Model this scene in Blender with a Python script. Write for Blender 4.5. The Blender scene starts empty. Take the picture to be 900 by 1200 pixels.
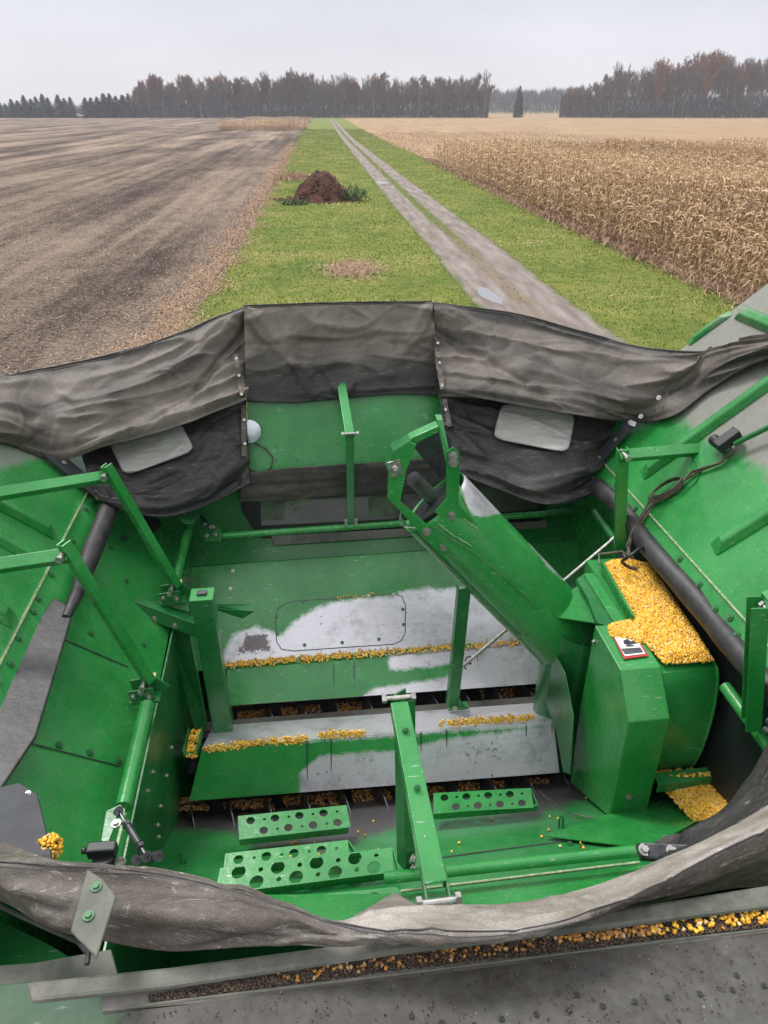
import bpy, bmesh, math, random
import numpy as np
from mathutils import Vector, Matrix, noise
random.seed(7); rng = np.random.default_rng(7)
sc = bpy.context.scene
COL = sc.collection
R = math.radians

# ------------------------------------------------------------------ camera geometry
F = 830.0; PITCH = math.atan(473 / F); YAW = R(7.0); HC = 5.35
cp, sp_ = math.cos(PITCH), math.sin(PITCH); cy, sy = math.cos(YAW), math.sin(YAW)

def ray(u, v):
    x = u - 450.0; t = 600.0 - v
    y = F * cp + t * sp_; z = -F * sp_ + t * cp
    return Vector((x * cy + y * sy, -x * sy + y * cy, z))
CAM = Vector((0, 0, HC))
def Q(u, v, D):
    r = ray(u, v); return CAM + r * (D / -r.z)
def QX(u, v, X):
    r = ray(u, v); return CAM + r * (X / r.x)
def QY(u, v, Y):
    r = ray(u, v); return CAM + r * (Y / r.y)
def pix(p):
    d = p - CAM
    x = d.x * cy - d.y * sy; y = d.x * sy + d.y * cy
    zc = y * cp - d.z * sp_; up = y * sp_ + d.z * cp
    return 450 + F * x / zc, 600 - F * up / zc
class Plane:
    def __init__(s, a, b, c):
        s.p = a; s.n = (b - a).cross(c - a).normalized()
        if s.n.dot(CAM - a) < 0: s.n = -s.n
    def __call__(s, u, v, off=0.0):
        r = ray(u, v); k = (s.p - CAM).dot(s.n) / r.dot(s.n)
        return CAM + r * k + s.n * off
LANE_ANG = -math.atan((333 - 372) / 955.0)          # lane heading, clockwise from the machine's heading

# ------------------------------------------------------------------ materials
MATS = {}
def newmat(name):
    m = bpy.data.materials.new(name); m.use_nodes = True
    nt = m.node_tree; b = nt.nodes['Principled BSDF']; MATS[name] = m
    return m, nt, b
class N:
    def __init__(s, nt): s.nt = nt
    def n(s, t, **kw):
        nd = s.nt.nodes.new(t)
        for k, v in kw.items(): setattr(nd, k, v)
        return nd
    def l(s, a, b): s.nt.links.new(a, b)
    def coord(s, out='Object', scale=(1, 1, 1), rot=(0, 0, 0)):
        tc = s.n('ShaderNodeTexCoord'); mp = s.n('ShaderNodeMapping')
        mp.inputs['Scale'].default_value = scale; mp.inputs['Rotation'].default_value = rot
        s.l(tc.outputs[out], mp.inputs['Vector']); return mp.outputs[0]
    def noise(s, vec, scale, detail=4, rough=0.55, dist=0):
        t = s.n('ShaderNodeTexNoise'); t.inputs['Scale'].default_value = scale
        t.inputs['Detail'].default_value = detail; t.inputs['Roughness'].default_value = rough
        t.inputs['Distortion'].default_value = dist
        s.l(vec, t.inputs['Vector']); return t.outputs['Fac']
    def ramp(s, fac, stops):
        r = s.n('ShaderNodeValToRGB'); e = r.color_ramp.elements
        while len(e) < len(stops): e.new(0.5)
        for i, (p, c) in enumerate(stops):
            e[i].position = p; e[i].color = (c, c, c, 1) if isinstance(c, (int, float)) else (*c, 1)
        s.l(fac, r.inputs[0]); return r.outputs[0]
    def mix(s, fac, a, b):
        m = s.n('ShaderNodeMix', data_type='RGBA')
        for inp, v in ((m.inputs[0], fac), (m.inputs[6], a), (m.inputs[7], b)):
            if isinstance(v, (int, float)): inp.default_value = v
            elif isinstance(v, tuple): inp.default_value = (*v, 1)
            else: s.l(v, inp)
        return m.outputs[2]
    def math(s, op, a, b=None, c=None, clamp=False):
        m = s.n('ShaderNodeMath', operation=op); m.use_clamp = clamp
        for i, v in enumerate((a, b, c)):
            if v is None: continue
            if isinstance(v, (int, float)): m.inputs[i].default_value = v
            else: s.l(v, m.inputs[i])
        return m.outputs[0]
    def attr(s, name):
        a = s.n('ShaderNodeAttribute'); a.attribute_name = name; return a.outputs['Fac']
    def bump(s, h, b, strength=0.3, dist=0.01):
        bp = s.n('ShaderNodeBump'); bp.inputs['Strength'].default_value = strength
        bp.inputs['Distance'].default_value = dist
        s.l(h, bp.inputs['Height']); s.l(bp.outputs[0], b.inputs['Normal'])

def paint(name, col, rough=0.38, dusty=0.0, bare=(0.66, 0.65, 0.69), grime=0.35, scratch=True):
    m, nt, b = newmat(name); k = N(nt); v = k.coord()
    n1 = k.noise(v, 3.5, 6, 0.65); n2 = k.noise(v, 38, 4, 0.7); n3 = k.noise(v, 170, 3)
    dark = tuple(c * 0.72 for c in col); lite = tuple(min(1, c * 1.12 + 0.004) for c in col)
    c = k.mix(k.ramp(n1, [(0.35, 0.0), (0.68, 1.0)]), dark, lite); rub = k.ramp(k.noise(k.coord(scale=(1, 1, 1)), 1.7, 5, 0.6), [(0.50, 0.0), (0.72, 0.35)]); c = k.mix(rub, c, tuple(x * 1.35 + .012 for x in col))
    # fine dust film, always patchy
    film = k.ramp(k.math('ADD', k.math('MULTIPLY', n1, 0.6), k.math('MULTIPLY', n2, 0.5)), [(0.48, 0.0), (0.78, grime)])
    c = k.mix(film, c, (0.19, 0.19, 0.15))
    # heavier dust where the surface attribute says so
    d = k.math('ADD', k.attr('dust'), k.math('MULTIPLY', k.math('SUBTRACT', k.noise(v, 9, 6, 0.7), 0.5), 0.9))
    d = k.ramp(k.math('ADD', d, dusty), [(0.42, 0.0), (0.68, 1.0)])
    d = k.math('MULTIPLY', d, 0.92)
    c = k.mix(d, c, k.mix(n2, (0.15, 0.135, 0.12), (0.27, 0.255, 0.235)))
    # worn to bare metal
    w = k.math('ADD', k.attr('wear'), k.math('MULTIPLY', k.math('SUBTRACT', k.noise(v, 16, 9, 0.8), 0.5), 1.15))
    w = k.math('ADD', w, k.math('MULTIPLY', k.math('SUBTRACT', n3, 0.5), 0.35))
    w = k.ramp(w, [(0.38, 0.0), (0.50, 0.45), (0.70, 1.0)])
    if scratch:
        mp = k.coord(scale=(9, 60, 60), rot=(0.3, 0.2, 0.6)); s1 = k.noise(mp, 3, 2, 0.4)
        s2 = k.math('MULTIPLY', k.ramp(s1, [(0.70, 0.0), (0.72, 0.56)]), k.ramp(n1, [(0.44, 0.0), (0.54, 1.0)]))
        w = k.math('MAXIMUM', w, s2)
    nk = k.math('MULTIPLY', k.ramp(k.noise(v, 120, 2, 0.5), [(0.735, 0.0), (0.76, 1.0)]), k.ramp(n1, [(0.48, 0.0), (0.6, 0.8)])); c = k.mix(nk, c, (0.42, 0.42, 0.36))
    dk = k.math('MULTIPLY', k.ramp(k.noise(v, 75, 3, 0.6), [(0.68, 0.0), (0.73, 1.0)]), 0.5); c = k.mix(dk, c, (0.02, 0.025, 0.018))
    spots = k.ramp(k.noise(v, 55, 3, 0.6), [(0.66, 0.0), (0.72, 1.0)])
    brs = k.noise(k.coord(scale=(3, 90, 90)), 2, 4, 0.7)
    bm = k.mix(k.math('ADD', k.math('MULTIPLY', n2, .5), k.math('MULTIPLY', brs, .5)), tuple(x * 0.62 for x in bare), tuple(min(1, x * 1.15) for x in bare))
    bm = k.mix(k.math('MULTIPLY', spots, 0.75), bm, (0.06, 0.055, 0.05)); bm = k.mix(k.ramp(k.noise(v, 6, 6, .75), [(.52, 0.), (.70, .55)]), bm, (.16, .145, .15))
    c = k.mix(w, c, bm)
    sm = k.math('MULTIPLY', k.ramp(k.math('ADD', k.attr('smudge'), k.math('MULTIPLY', k.math('SUBTRACT', k.noise(v, 60, 5, .8), .5), 1.6)), [(.62, 0.), (.74, .85)]), 1.0); c = k.mix(sm, c, (.065, .04, .038))
    b.inputs['Specular IOR Level'].default_value = 0.55
    k.l(c, b.inputs['Base Color'])
    k.l(k.math('MULTIPLY', w, 0.5), b.inputs['Metallic'])
    r = k.math('ADD', k.math('MULTIPLY', n2, 0.25), rough - 0.12)
    r = k.math('ADD', r, k.math('MULTIPLY', d, 0.4)); r = k.math('ADD', r, k.math('MULTIPLY', w, 0.08))
    k.l(r, b.inputs['Roughness'])
    k.bump(k.math('ADD', k.math('MULTIPLY', n1, 1.0), k.math('MULTIPLY', n3, 0.03)), b, 0.35, 0.012)
    return m
GREEN = paint('green_paint', (0.014, 0.235, 0.040), rough=.27, grime=.17)
GREEN_D = paint('green_paint_shaded', (0.009, 0.155, 0.033), rough=.30, grime=0.16)  # darker copy of the green paint, shade put into its colour
GREEN_SCUFF = paint('green_paint_scuffed', (0.011, 0.195, 0.040), rough=.3, bare=(0.13, 0.125, 0.125), grime=0.2)
GREEN_DUST = paint('green_paint_dusty', (0.012, 0.15, 0.038), dusty=0.18, grime=0.7, rough=0.5)
GREY_DUST = paint('dusty_grey_steel', (0.075, 0.085, 0.062), dusty=0.42, grime=0.8, rough=0.6, scratch=False)
DECK = paint('dirty_charcoal_plate', (0.046, 0.042, 0.038), grime=0.42, rough=0.66, dusty=.05, scratch=False)

GREEN_OLD = paint('faded_old_green', (0.010, 0.075, 0.026), grime=.5, rough=.6, dusty=.10)
def plain(name, col, rough=0.5, metal=0.0, var=0.3, scale=30, bump=0.0, col2=None):
    m, nt, b = newmat(name); k = N(nt); v = k.coord(); n1 = k.noise(v, scale, 5, 0.65)
    c2 = col2 or tuple(c * (1 - var) for c in col)
    k.l(k.mix(k.ramp(n1, [(0.35, 0.0), (0.65, 1.0)]), c2, col), b.inputs['Base Color'])
    b.inputs['Roughness'].default_value = rough; b.inputs['Metallic'].default_value = metal
    if bump: k.bump(n1, b, bump, 0.01)
    return m
POLISH = plain('polished_flighting', (0.42, 0.42, 0.44), 0.25, 0.8, 0.5, 12)
STEEL = plain('zinc_steel', (0.50, 0.49, 0.45), 0.38, 0.8, 0.45, 60)
SHAFT = plain('dark_shaft_steel', (0.13, 0.13, 0.14), 0.32, 0.7, 0.5, 20)
RUBBER = plain('black_rubber', (0.013, 0.013, 0.016), 0.5, 0, 0.4, 14, 0.4, (0.042, 0.040, 0.039))
BLACKP = plain('black_plastic', (0.014, 0.015, 0.018), 0.45, 0, 0.3, 20)
SHIELD = plain('charcoal_shield', (0.022, 0.025, 0.032), 0.5, 0, 0.4, 8, 0.2, (0.04, 0.043, 0.05))
EDGE = plain('bare_seam_edge', (0.46, 0.47, 0.30), 0.5, 0.1, 0.5, 90, 0, (0.10, 0.26, 0.10))
GLASS = plain('cab_glass_dim', (0.11, 0.125, 0.10), 0.08, 0, 0.5, 3)
SEAT_REFL = plain('seat_reflection_tint', (0.16, 0.26, 0.13), 0.35, 0, 0.9, 5, 0, (0.03, 0.035, 0.03))
WIRE = plain('dark_wire', (0.03, 0.025, 0.02), 0.6, 0, 0.5, 50, 0, (0.11, 0.085, 0.05))
WHITE = plain('white_sticker', (0.75, 0.75, 0.75), 0.5, 0, 0.1)
RED = plain('red_sticker', (0.45, 0.03, 0.03), 0.5, 0, 0.1)
INK = plain('black_ink', (0.02, 0.02, 0.04), 0.5, 0, 0.1)
YEL = plain('faded_yellow_mark', (0.55, 0.45, 0.2), 0.6, 0, 0.4, 60)
LENS = plain('lamp_lens', (0.62, 0.66, 0.72), 0.12, 0.35, 0.25, 20)

def fabric(name, col, dcol1, dcol2, amt=0.0):
    m, nt, b = newmat(name); k = N(nt); v = k.coord()
    n1 = k.noise(v, 4, 6, 0.7); n2 = k.noise(v, 45, 5, 0.75); n3 = k.noise(v, 260, 2)
    d = k.math('ADD', k.attr('dust'), k.math('MULTIPLY', k.math('SUBTRACT', n1, 0.5), 0.75))
    d = k.math('ADD', d, k.math('MULTIPLY', k.math('SUBTRACT', n2, 0.5), 0.22))
    d = k.ramp(k.math('ADD', d, amt), [(0.12, 0.0), (0.9, 1.0)])
    sp_ = k.ramp(k.noise(v, 150, 3, .7), [(.66, 0.0), (.74, .3)])
    c = k.mix(d, col, k.mix(k.ramp(n1, [(.3, 0.), (.7, 1.)]), dcol1, dcol2)); c = k.mix(sp_, c, tuple(x * 1.25 for x in dcol2))
    mk = k.ramp(k.noise(k.coord(scale=(2, 6, 22), rot=(.5, .3, 0)), 9, 6, 0.85), [(0.56, 0.0), (0.68, 0.55)])
    weave = k.ramp(k.noise(k.coord(scale=(1, 1, 1)), 330, 2, .6), [(.35, 0.), (.65, .35)]); c = k.mix(weave, c, tuple(x * .35 for x in dcol1)) 
    c = k.mix(mk, c, tuple(x * 1.3 for x in dcol2))
    k.l(c, b.inputs['Base Color']); b.inputs['Roughness'].default_value = 0.58
    k.bump(k.math('ADD', k.math('MULTIPLY', n2, 0.7), k.math('MULTIPLY', n3, 0.4)), b, 0.6, 0.006)
    return m
FAB = fabric('tarp_fabric', (0.013, 0.013, 0.016), (0.125, 0.104, 0.080), (0.25, 0.215, 0.168))
FABG = fabric('tarp_fabric_grey', (0.058, 0.046, 0.036), (0.145, 0.115, 0.088), (0.46, 0.425, 0.385))
m, nt, b = newmat('clear_vinyl_window'); k = N(nt); v = k.coord(scale=(1, 1, 6), rot=(0.4, 0.3, 0.2))
n1 = k.noise(v, 7, 6, 0.7, 1.0)
k.l(k.mix(n1, (0.22, 0.215, 0.20), (0.50, 0.49, 0.46)), b.inputs['Base Color'])
b.inputs['Roughness'].default_value = 0.32; k.bump(k.math('ADD', n1, k.math('MULTIPLY', k.noise(k.coord(scale=(1, 1, 1)), 16, 4, .7), .4)), b, 0.9, 0.02); VINYL = m

def rndmat(name, stops, rough=0.6, scale=None, trans=0.0, attr='rnd'):
    m, nt, b = newmat(name); k = N(nt)
    c = k.ramp(k.attr(attr), stops)
    if scale:
        n1 = k.noise(k.coord(), scale, 4); c = k.mix(k.math('MULTIPLY', n1, 0.35), c, (0.05, 0.04, 0.03))
    k.l(c, b.inputs['Base Color']); b.inputs['Roughness'].default_value = rough
    b.inputs['Specular IOR Level'].default_value = 0.25
    return m
KERNEL = rndmat('corn_kernel', [(0.0, (0.66, 0.33, 0.03)), (0.30, (0.84, 0.48, 0.05)), (0.62, (0.90, 0.57, 0.08)), (0.78, (0.66, 0.30, 0.03)), (0.85, (0.36, 0.13, 0.03)), (0.90, (0.86, 0.70, 0.38)), (1.0, (0.86, 0.60, 0.18))], 0.42)
KERNEL_OLD = rndmat('weathered_kernel', [(0.0, (0.10, 0.06, 0.035)), (0.45, (0.34, 0.17, 0.07)), (0.7, (0.58, 0.28, 0.04)), (1.0, (0.50, 0.36, 0.22))], 0.6)
CORN = rndmat('dry_corn_leaf', [(0.0, (0.17, 0.105, 0.055)), (0.3, (0.38, 0.25, 0.135)), (0.65, (0.58, 0.405, 0.235)), (1.0, (0.72, 0.55, 0.36))], 0.75)
STRAW = rndmat('straw', [(0.0, (0.16, 0.095, 0.06)), (0.5, (0.34, 0.215, 0.135)), (1.0, (0.52, 0.37, 0.24))], 0.8)
RESID = rndmat('residue', [(0.0, (0.13, 0.088, 0.065)), (0.5, (0.30, 0.22, 0.16)), (1.0, (0.52, 0.40, 0.30))], 0.85)
BLADE = rndmat('grass_blade', [(0.0, (0.08, 0.14, 0.02)), (0.35, (0.15, 0.22, 0.034)), (0.62, (0.24, 0.28, 0.05)), (0.82, (0.34, 0.34, 0.09)), (1.0, (0.48, 0.42, 0.18))], 0.7)
WEED = rndmat('weed_leaf', [(0.0, (0.025, 0.06, 0.02)), (1.0, (0.08, 0.14, 0.05))], 0.7)
BARK = plain('bark', (0.085, 0.068, 0.064), 0.9, 0, 0.5, 2)
BARK_PALE = plain('pale_bark', (0.40, 0.37, 0.34), 0.9, 0, 0.4, 2)
TWIG = rndmat('bare_twigs', [(0.0, (0.065, 0.043, 0.038)), (0.5, (0.13, 0.088, 0.075)), (1.0, (0.215, 0.15, 0.125))], 0.9)
RUST = rndmat('rust_leaves', [(0.0, (0.07, 0.043, 0.035)), (0.5, (0.19, 0.082, 0.038)), (1.0, (0.36, 0.16, 0.06))], 0.9)
REDL = rndmat('dark_red_leaves', [(0.0, (0.07, 0.04, 0.036)), (0.5, (0.15, 0.05, 0.036)), (1.0, (0.22, 0.075, 0.045))], 0.9)
NEEDLE = rndmat('spruce_needles', [(0.0, (0.008, 0.022, 0.017)), (0.6, (0.018, 0.040, 0.030)), (1.0, (0.04, 0.07, 0.045))], 0.9)
MOUND = plain('mound_soil', (0.16, 0.068, 0.045), 0.95, 0, 0.5, 3, 0.8, (0.04, 0.02, 0.015))

def groundmat(name, fn):
    m, nt, b = newmat(name); k = N(nt); fn(k, b); b.inputs['Roughness'].default_value = 0.95
    b.inputs['Specular IOR Level'].default_value = 0.15
    return m
def f_soil(k, b):
    st = k.math('ADD', k.math('MULTIPLY', k.noise(k.coord(scale=(1, 0.045, 1), rot=(0, 0, -0.05)), 0.20, 3, 0.5, 0.0), .6), k.math('MULTIPLY', k.noise(k.coord(scale=(1, 0.03, 1), rot=(0, 0, -0.05)), 0.9, 4, 0.6, 0.0), .4))
    mid = k.noise(k.coord(scale=(1, .5, 1)), 1.1, 6, 0.75); gr = k.noise(k.coord(), 6, 7, 0.85); fine = k.noise(k.coord(), 30, 5, 0.85)
    pat = k.noise(k.coord(scale=(1, .3, 1)), .16, 4, .6)
    s = k.math('ADD', k.math('MULTIPLY', st, 0.50), k.math('ADD', k.math('MULTIPLY', mid, 0.22), k.math('MULTIPLY', pat, .28)))
    s = k.math('ADD', s, k.math('MULTIPLY', k.math('SUBTRACT', gr, 0.5), 0.55))
    base = k.ramp(s, [(0.40, (0.050, 0.036, 0.029)), (0.50, (0.100, 0.074, 0.061)), (0.60, (0.195, 0.150, 0.123))])
    clod = k.ramp(k.noise(k.coord(), 3.2, 5, .7), [(.56, 0.), (.66, .55)]); base = k.mix(clod, base, (.045, .032, .027))
    sp1 = k.noise(k.coord(), 11, 3, 0.7); sp2 = k.noise(k.coord(), 28, 2, 0.7)
    den = k.math('MULTIPLY', k.math('SUBTRACT', s, 0.5), 1.3)
    f1 = k.ramp(k.math('ADD', sp1, den), [(0.53, 0.0), (0.58, 0.75)]); f2 = k.ramp(k.math('ADD', sp2, den), [(0.54, 0.0), (0.58, 0.7)])
    dk = k.ramp(k.math('ADD', k.noise(k.coord(), 17, 3, .7), k.math('MULTIPLY', den, .6)), [(.40, .8), (.46, 0.)])
    c = k.mix(f1, base, (0.31, 0.23, 0.17)); c = k.mix(f2, c, (0.44, 0.335, 0.25)); c = k.mix(dk, c, (.035, .024, .018))
    gp = k.ramp(k.noise(k.coord(scale=(1, 0.3, 1)), 0.08, 3), [(0.62, 0.0), (0.76, 0.3)])
    c = k.mix(gp, c, (0.11, 0.12, 0.05))
    k.l(c, b.inputs['Base Color']); k.bump(k.math('ADD', gr, fine), b, 0.9, 0.10)
def f_stub(k, b):
    w = k.n('ShaderNodeTexWave', wave_type='BANDS', bands_direction='X'); w.inputs['Scale'].default_value = 0.314 / 0.76 * 1.0
    w.inputs['Distortion'].default_value = .6; w.inputs['Detail'].default_value = 3; k.l(k.coord(), w.inputs['Vector'])
    gr = k.noise(k.coord(), 6, 6, 0.8); big = k.noise(k.coord(scale=(1, .4, 1)), 0.07, 4)
    s = k.math('ADD', k.math('MULTIPLY', w.outputs['Fac'], 0.38), k.math('MULTIPLY', gr, 0.55)); s = k.math('ADD', s, k.math('MULTIPLY', k.math('SUBTRACT', k.noise(k.coord(scale=(1, .06, 1)), .5, 3), .5), .5))
    c = k.ramp(s, [(0.28, (0.15, 0.095, 0.058)), (0.46, (0.33, 0.21, 0.12)), (0.72, (0.50, 0.34, 0.205))])
    c = k.mix(k.ramp(big, [(0.45, 0.0), (0.7, 0.3)]), c, (0.42, 0.36, 0.2))
    k.l(c, b.inputs['Base Color']); k.bump(gr, b, 0.7, 0.08)
def f_grass(k, b):
    big = k.noise(k.coord(), 0.30, 6, 0.7); mid = k.noise(k.coord(), 2.2, 5, 0.7); fine = k.noise(k.coord(), 24, 4, 0.8)
    s = k.math('ADD', k.math('MULTIPLY', big, 0.55), k.math('MULTIPLY', mid, 0.45))
    c = k.ramp(s, [(0.36, (0.07, 0.115, 0.018)), (0.44, (0.115, 0.165, 0.026)), (0.52, (0.185, 0.21, 0.038)), (0.62, (0.27, 0.26, 0.075))])
    pt = k.noise(k.coord(), .9, 4, .7); c = k.mix(k.ramp(pt, [(.52, 0.), (.66, .6)]), c, (.30, .27, .085)); c = k.mix(k.ramp(fine, [(0.42, 0.35), (0.58, 0.0)]), c, (0.05, 0.085, 0.018))
    k.l(c, b.inputs['Base Color']); k.bump(k.math('ADD', fine, mid), b, 0.8, 0.06)
def f_lane(k, b):
    tc = k.n('ShaderNodeTexCoord'); sx = k.n('ShaderNodeSeparateXYZ'); k.l(tc.outputs['UV'], sx.inputs[0])
    u, t = sx.outputs[0], sx.outputs[1]
    n1 = k.noise(k.coord(scale=(1, .5, 1)), 1.3, 6, 0.7); n2 = k.noise(k.coord(), 30, 4, 0.8); n3 = k.noise(k.coord(scale=(1, .15, 1)), 2.5, 4)
    un = k.math('ADD', u, k.math('MULTIPLY', k.math('SUBTRACT', n1, 0.5), 0.22))
    mid = k.math('ABSOLUTE', k.math('SUBTRACT', un, 0.50))
    midm = k.ramp(mid, [(0.055, 1.0), (0.125, 0.0)])
    edg = k.math('ABSOLUTE', k.math('SUBTRACT', un, 0.5)); edge = k.ramp(edg, [(0.42, 0.0), (0.49, 1.0)])
    grav = k.ramp(k.math('ADD', k.math('MULTIPLY', n2, 0.5), k.math('MULTIPLY', n3, 0.5)), [(0.38, (0.14, 0.112, 0.095)), (0.5, (0.225, 0.190, 0.168)), (0.62, (0.31, 0.28, 0.255))])
    gcol = k.mix(n2, (0.055, 0.09, 0.025), (0.17, 0.18, 0.06)); dirt = k.mix(n2, (0.12, 0.085, 0.06), (0.26, 0.20, 0.15))
    # UV.y runs 0 near to 1 far: the grassy crown of the lane only starts some way out
    mcol = k.mix(k.ramp(t, [(0.44, 0.0), (0.56, 1.0)]), dirt, gcol)
    mm = k.math('MULTIPLY', midm, k.ramp(k.math('ADD', t, k.math('MULTIPLY', n1, 0.2)), [(0.46, 0.35), (0.62, 1.0)]))
    c = k.mix(mm, grav, mcol); c = k.mix(edge, c, gcol)
    k.l(c, b.inputs['Base Color']); k.bump(k.math('ADD', n2, n1), b, 0.6, 0.04)
SOIL = groundmat('tilled_soil_with_residue', f_soil)
STUB = groundmat('corn_stubble', f_stub)
GRASS = groundmat('mown_grass', f_grass)
LANEM = groundmat('gravel_lane', f_lane)
WATER = plain('puddle_water', (0.20, 0.20, 0.21), 0.06, 0, 0.2, 3)
BRUSH = rndmat('brush', [(0.0, (0.035, 0.025, 0.026)), (0.55, (0.085, 0.060, 0.058)), (0.92, (0.12, 0.085, 0.075)), (1.0, (0.17, 0.135, 0.12))], 0.9)

# ------------------------------------------------------------------ mesh helpers
class MB:
    def __init__(s): s.v = []; s.f = []; s.at = {}; s.uv = None
    def add(s, vs, fs):
        o = len(s.v); s.v += [Vector(p) for p in vs]; s.f += [tuple(i + o for i in f) for f in fs]; return s
    def poly_prism(s, pts, ext):
        n = len(pts); a = list(pts); b = [p + ext for p in pts]
        fs = [tuple(range(n)), tuple(range(2 * n - 1, n - 1, -1))]
        fs += [(i, i + n, (i + 1) % n + n, (i + 1) % n) for i in range(n)]
        return s.add(a + b, fs)
    def box(s, c, ax, ay, az):
        vs = [c + ax * i + ay * j + az * k for i in (-1, 1) for j in (-1, 1) for k in (-1, 1)]
        return s.add(vs, [(0, 1, 3, 2), (4, 6, 7, 5), (0, 4, 5, 1), (2, 3, 7, 6), (0, 2, 6, 4), (1, 5, 7, 3)])
    def tube(s, p0, p1, r0, r1=None, n=16, cap=True):
        r1 = r0 if r1 is None else r1
        d = (p1 - p0).normalized(); a = d.orthogonal().normalized(); b = d.cross(a)
        vs = []
        for p, r in ((p0, r0), (p1, r1)):
            vs += [p + (a * math.cos(6.28318 * i / n) + b * math.sin(6.28318 * i / n)) * r for i in range(n)]
        fs = [(i, (i + 1) % n, (i + 1) % n + n, i + n) for i in range(n)]
        if cap: fs += [tuple(range(n - 1, -1, -1)), tuple(range(n, 2 * n))]
        return s.add(vs, fs)
    def path(s, pts, r, n=8, closed=False):
        pts = [Vector(p) for p in pts]; m = len(pts); vs = []; fs = []; prev = None
        for i, p in enumerate(pts):
            if closed: d = pts[(i + 1) % m] - pts[i - 1]
            else: d = pts[min(i + 1, m - 1)] - pts[max(i - 1, 0)]
            d.normalize()
            a = d.orthogonal().normalized() if prev is None else (prev - d * prev.dot(d)).normalized()
            prev = a; b = d.cross(a)
            vs += [p + (a * math.cos(6.28318 * j / n) + b * math.sin(6.28318 * j / n)) * r for j in range(n)]
        for i in range(m if closed else m - 1):
            for j in range(n):
                fs.append((i * n + j, i * n + (j + 1) % n, ((i + 1) % m) * n + (j + 1) % n, ((i + 1) % m) * n + j))
        if not closed: fs += [tuple(range(n - 1, -1, -1)), tuple((m - 1) * n + j for j in range(n))]
        return s.add(vs, fs)
    def channel(s, p0, p1, side, w, h, t=0.005, w1=None, h1=None):
        """U section from p0 to p1; web faces `side`, flanges run back from it by h; w across."""
        w1 = w1 or w; h1 = h1 or h
        d = (p1 - p0).normalized(); nrm = (side - d * side.dot(d)).normalized(); c = d.cross(nrm)
        def prof(p, w, h):
            q = [(-w, 0), (w, 0), (w, -h), (w - t, -h), (w - t, -t), (-w + t, -t), (-w + t, -h), (-w, -h)]
            return [p + c * x * 1.0 + nrm * y for x, y in [(a * 1.0, b) for a, b in q]]
        a = prof(p0, w / 2, h); b = prof(p1, w1 / 2, h1); n = 8
        fs = [(i, (i + 1) % n, (i + 1) % n + n, i + n) for i in range(n)]
        fs += [(0, 5, 4, 1), (1, 4, 3, 2), (0, 7, 6, 5), (8, 9, 12, 13), (9, 10, 11, 12), (8, 13, 14, 15)]
        return s.add(a + b, fs)

LOC0 = Vector((0.2, 1.8, 0.0))
def link(o, parent=None):
    COL.objects.link(o)
    if parent is not None: o.parent = parent
    return o
def mesh_of(name, mb, mat, smooth=None):
    me = bpy.data.meshes.new(name); me.from_pydata([tuple(p) for p in mb.v], [], mb.f)
    me.materials.append(mat)
    for an, vals in mb.at.items():
        a = me.attributes.new(an, 'FLOAT', 'POINT'); a.data.foreach_set('value', np.asarray(vals, dtype=np.float32))
    me.update()
    bm = bmesh.new(); bm.from_mesh(me); bmesh.ops.recalc_face_normals(bm, faces=bm.faces); bm.to_mesh(me); bm.free()
    if smooth:
        me.polygons.foreach_set('use_smooth', [True] * len(me.polygons))
        me.set_sharp_from_angle(angle=R(smooth))
    return me
def part(name, mb, mat, parent=None, label=None, smooth=None, bevel=0.0, solid=0.0, off=1):
    """A mesh given in world coordinates, hung under its thing (or under a part of it)."""
    me = mesh_of(name, mb, mat, smooth); o = bpy.data.objects.new(name, me); link(o, parent)
    if parent is not None and parent.type == 'EMPTY': o.location = -parent.location
    if label: o['label'] = label
    if solid:
        md = o.modifiers.new('thickness', 'SOLIDIFY'); md.thickness = solid; md.offset = off
    if bevel:
        md = o.modifiers.new('edge', 'BEVEL'); md.width = bevel; md.segments = 2; md.limit_method = 'ANGLE'; md.angle_limit = R(35)
    return o
def npmesh(name, verts, faces_quads, mat, attrs=None, loops=4):
    me = bpy.data.meshes.new(name); nv = len(verts); nf = len(faces_quads)
    me.vertices.add(nv); me.vertices.foreach_set('co', np.ascontiguousarray(verts, dtype=np.float32).ravel())
    me.loops.add(nf * loops); me.loops.foreach_set('vertex_index', np.ascontiguousarray(faces_quads, dtype=np.int32).ravel())
    me.polygons.add(nf); me.polygons.foreach_set('loop_start', np.arange(0, nf * loops, loops, dtype=np.int32))
    me.polygons.foreach_set('loop_total', np.full(nf, loops, dtype=np.int32))
    me.materials.append(mat); me.update(calc_edges=True)
    for an, vals in (attrs or {}).items():
        a = me.attributes.new(an, 'FLOAT', 'POINT'); a.data.foreach_set('value', np.asarray(vals, dtype=np.float32))
    return me
def tag(o, label=None, cat=None, group=None, kind=None):
    if label: o['label'] = label
    if cat: o['category'] = cat
    if group: o['group'] = group
    if kind: o['kind'] = kind
    return o
def thing(name, label, cat, loc=(0, 0, 0), group=None):
    o = bpy.data.objects.new(name, None); o.empty_display_size = 0.2; o.location = loc; link(o)
    return tag(o, label, cat, group)
def inpoly(u, v, poly):
    c = False; n = len(poly)
    for i in range(n):
        (x1, y1), (x2, y2) = poly[i], poly[i - 1]
        if (y1 > v) != (y2 > v) and u < (x2 - x1) * (v - y1) / (y2 - y1) + x1: c = not c
    return c
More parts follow.
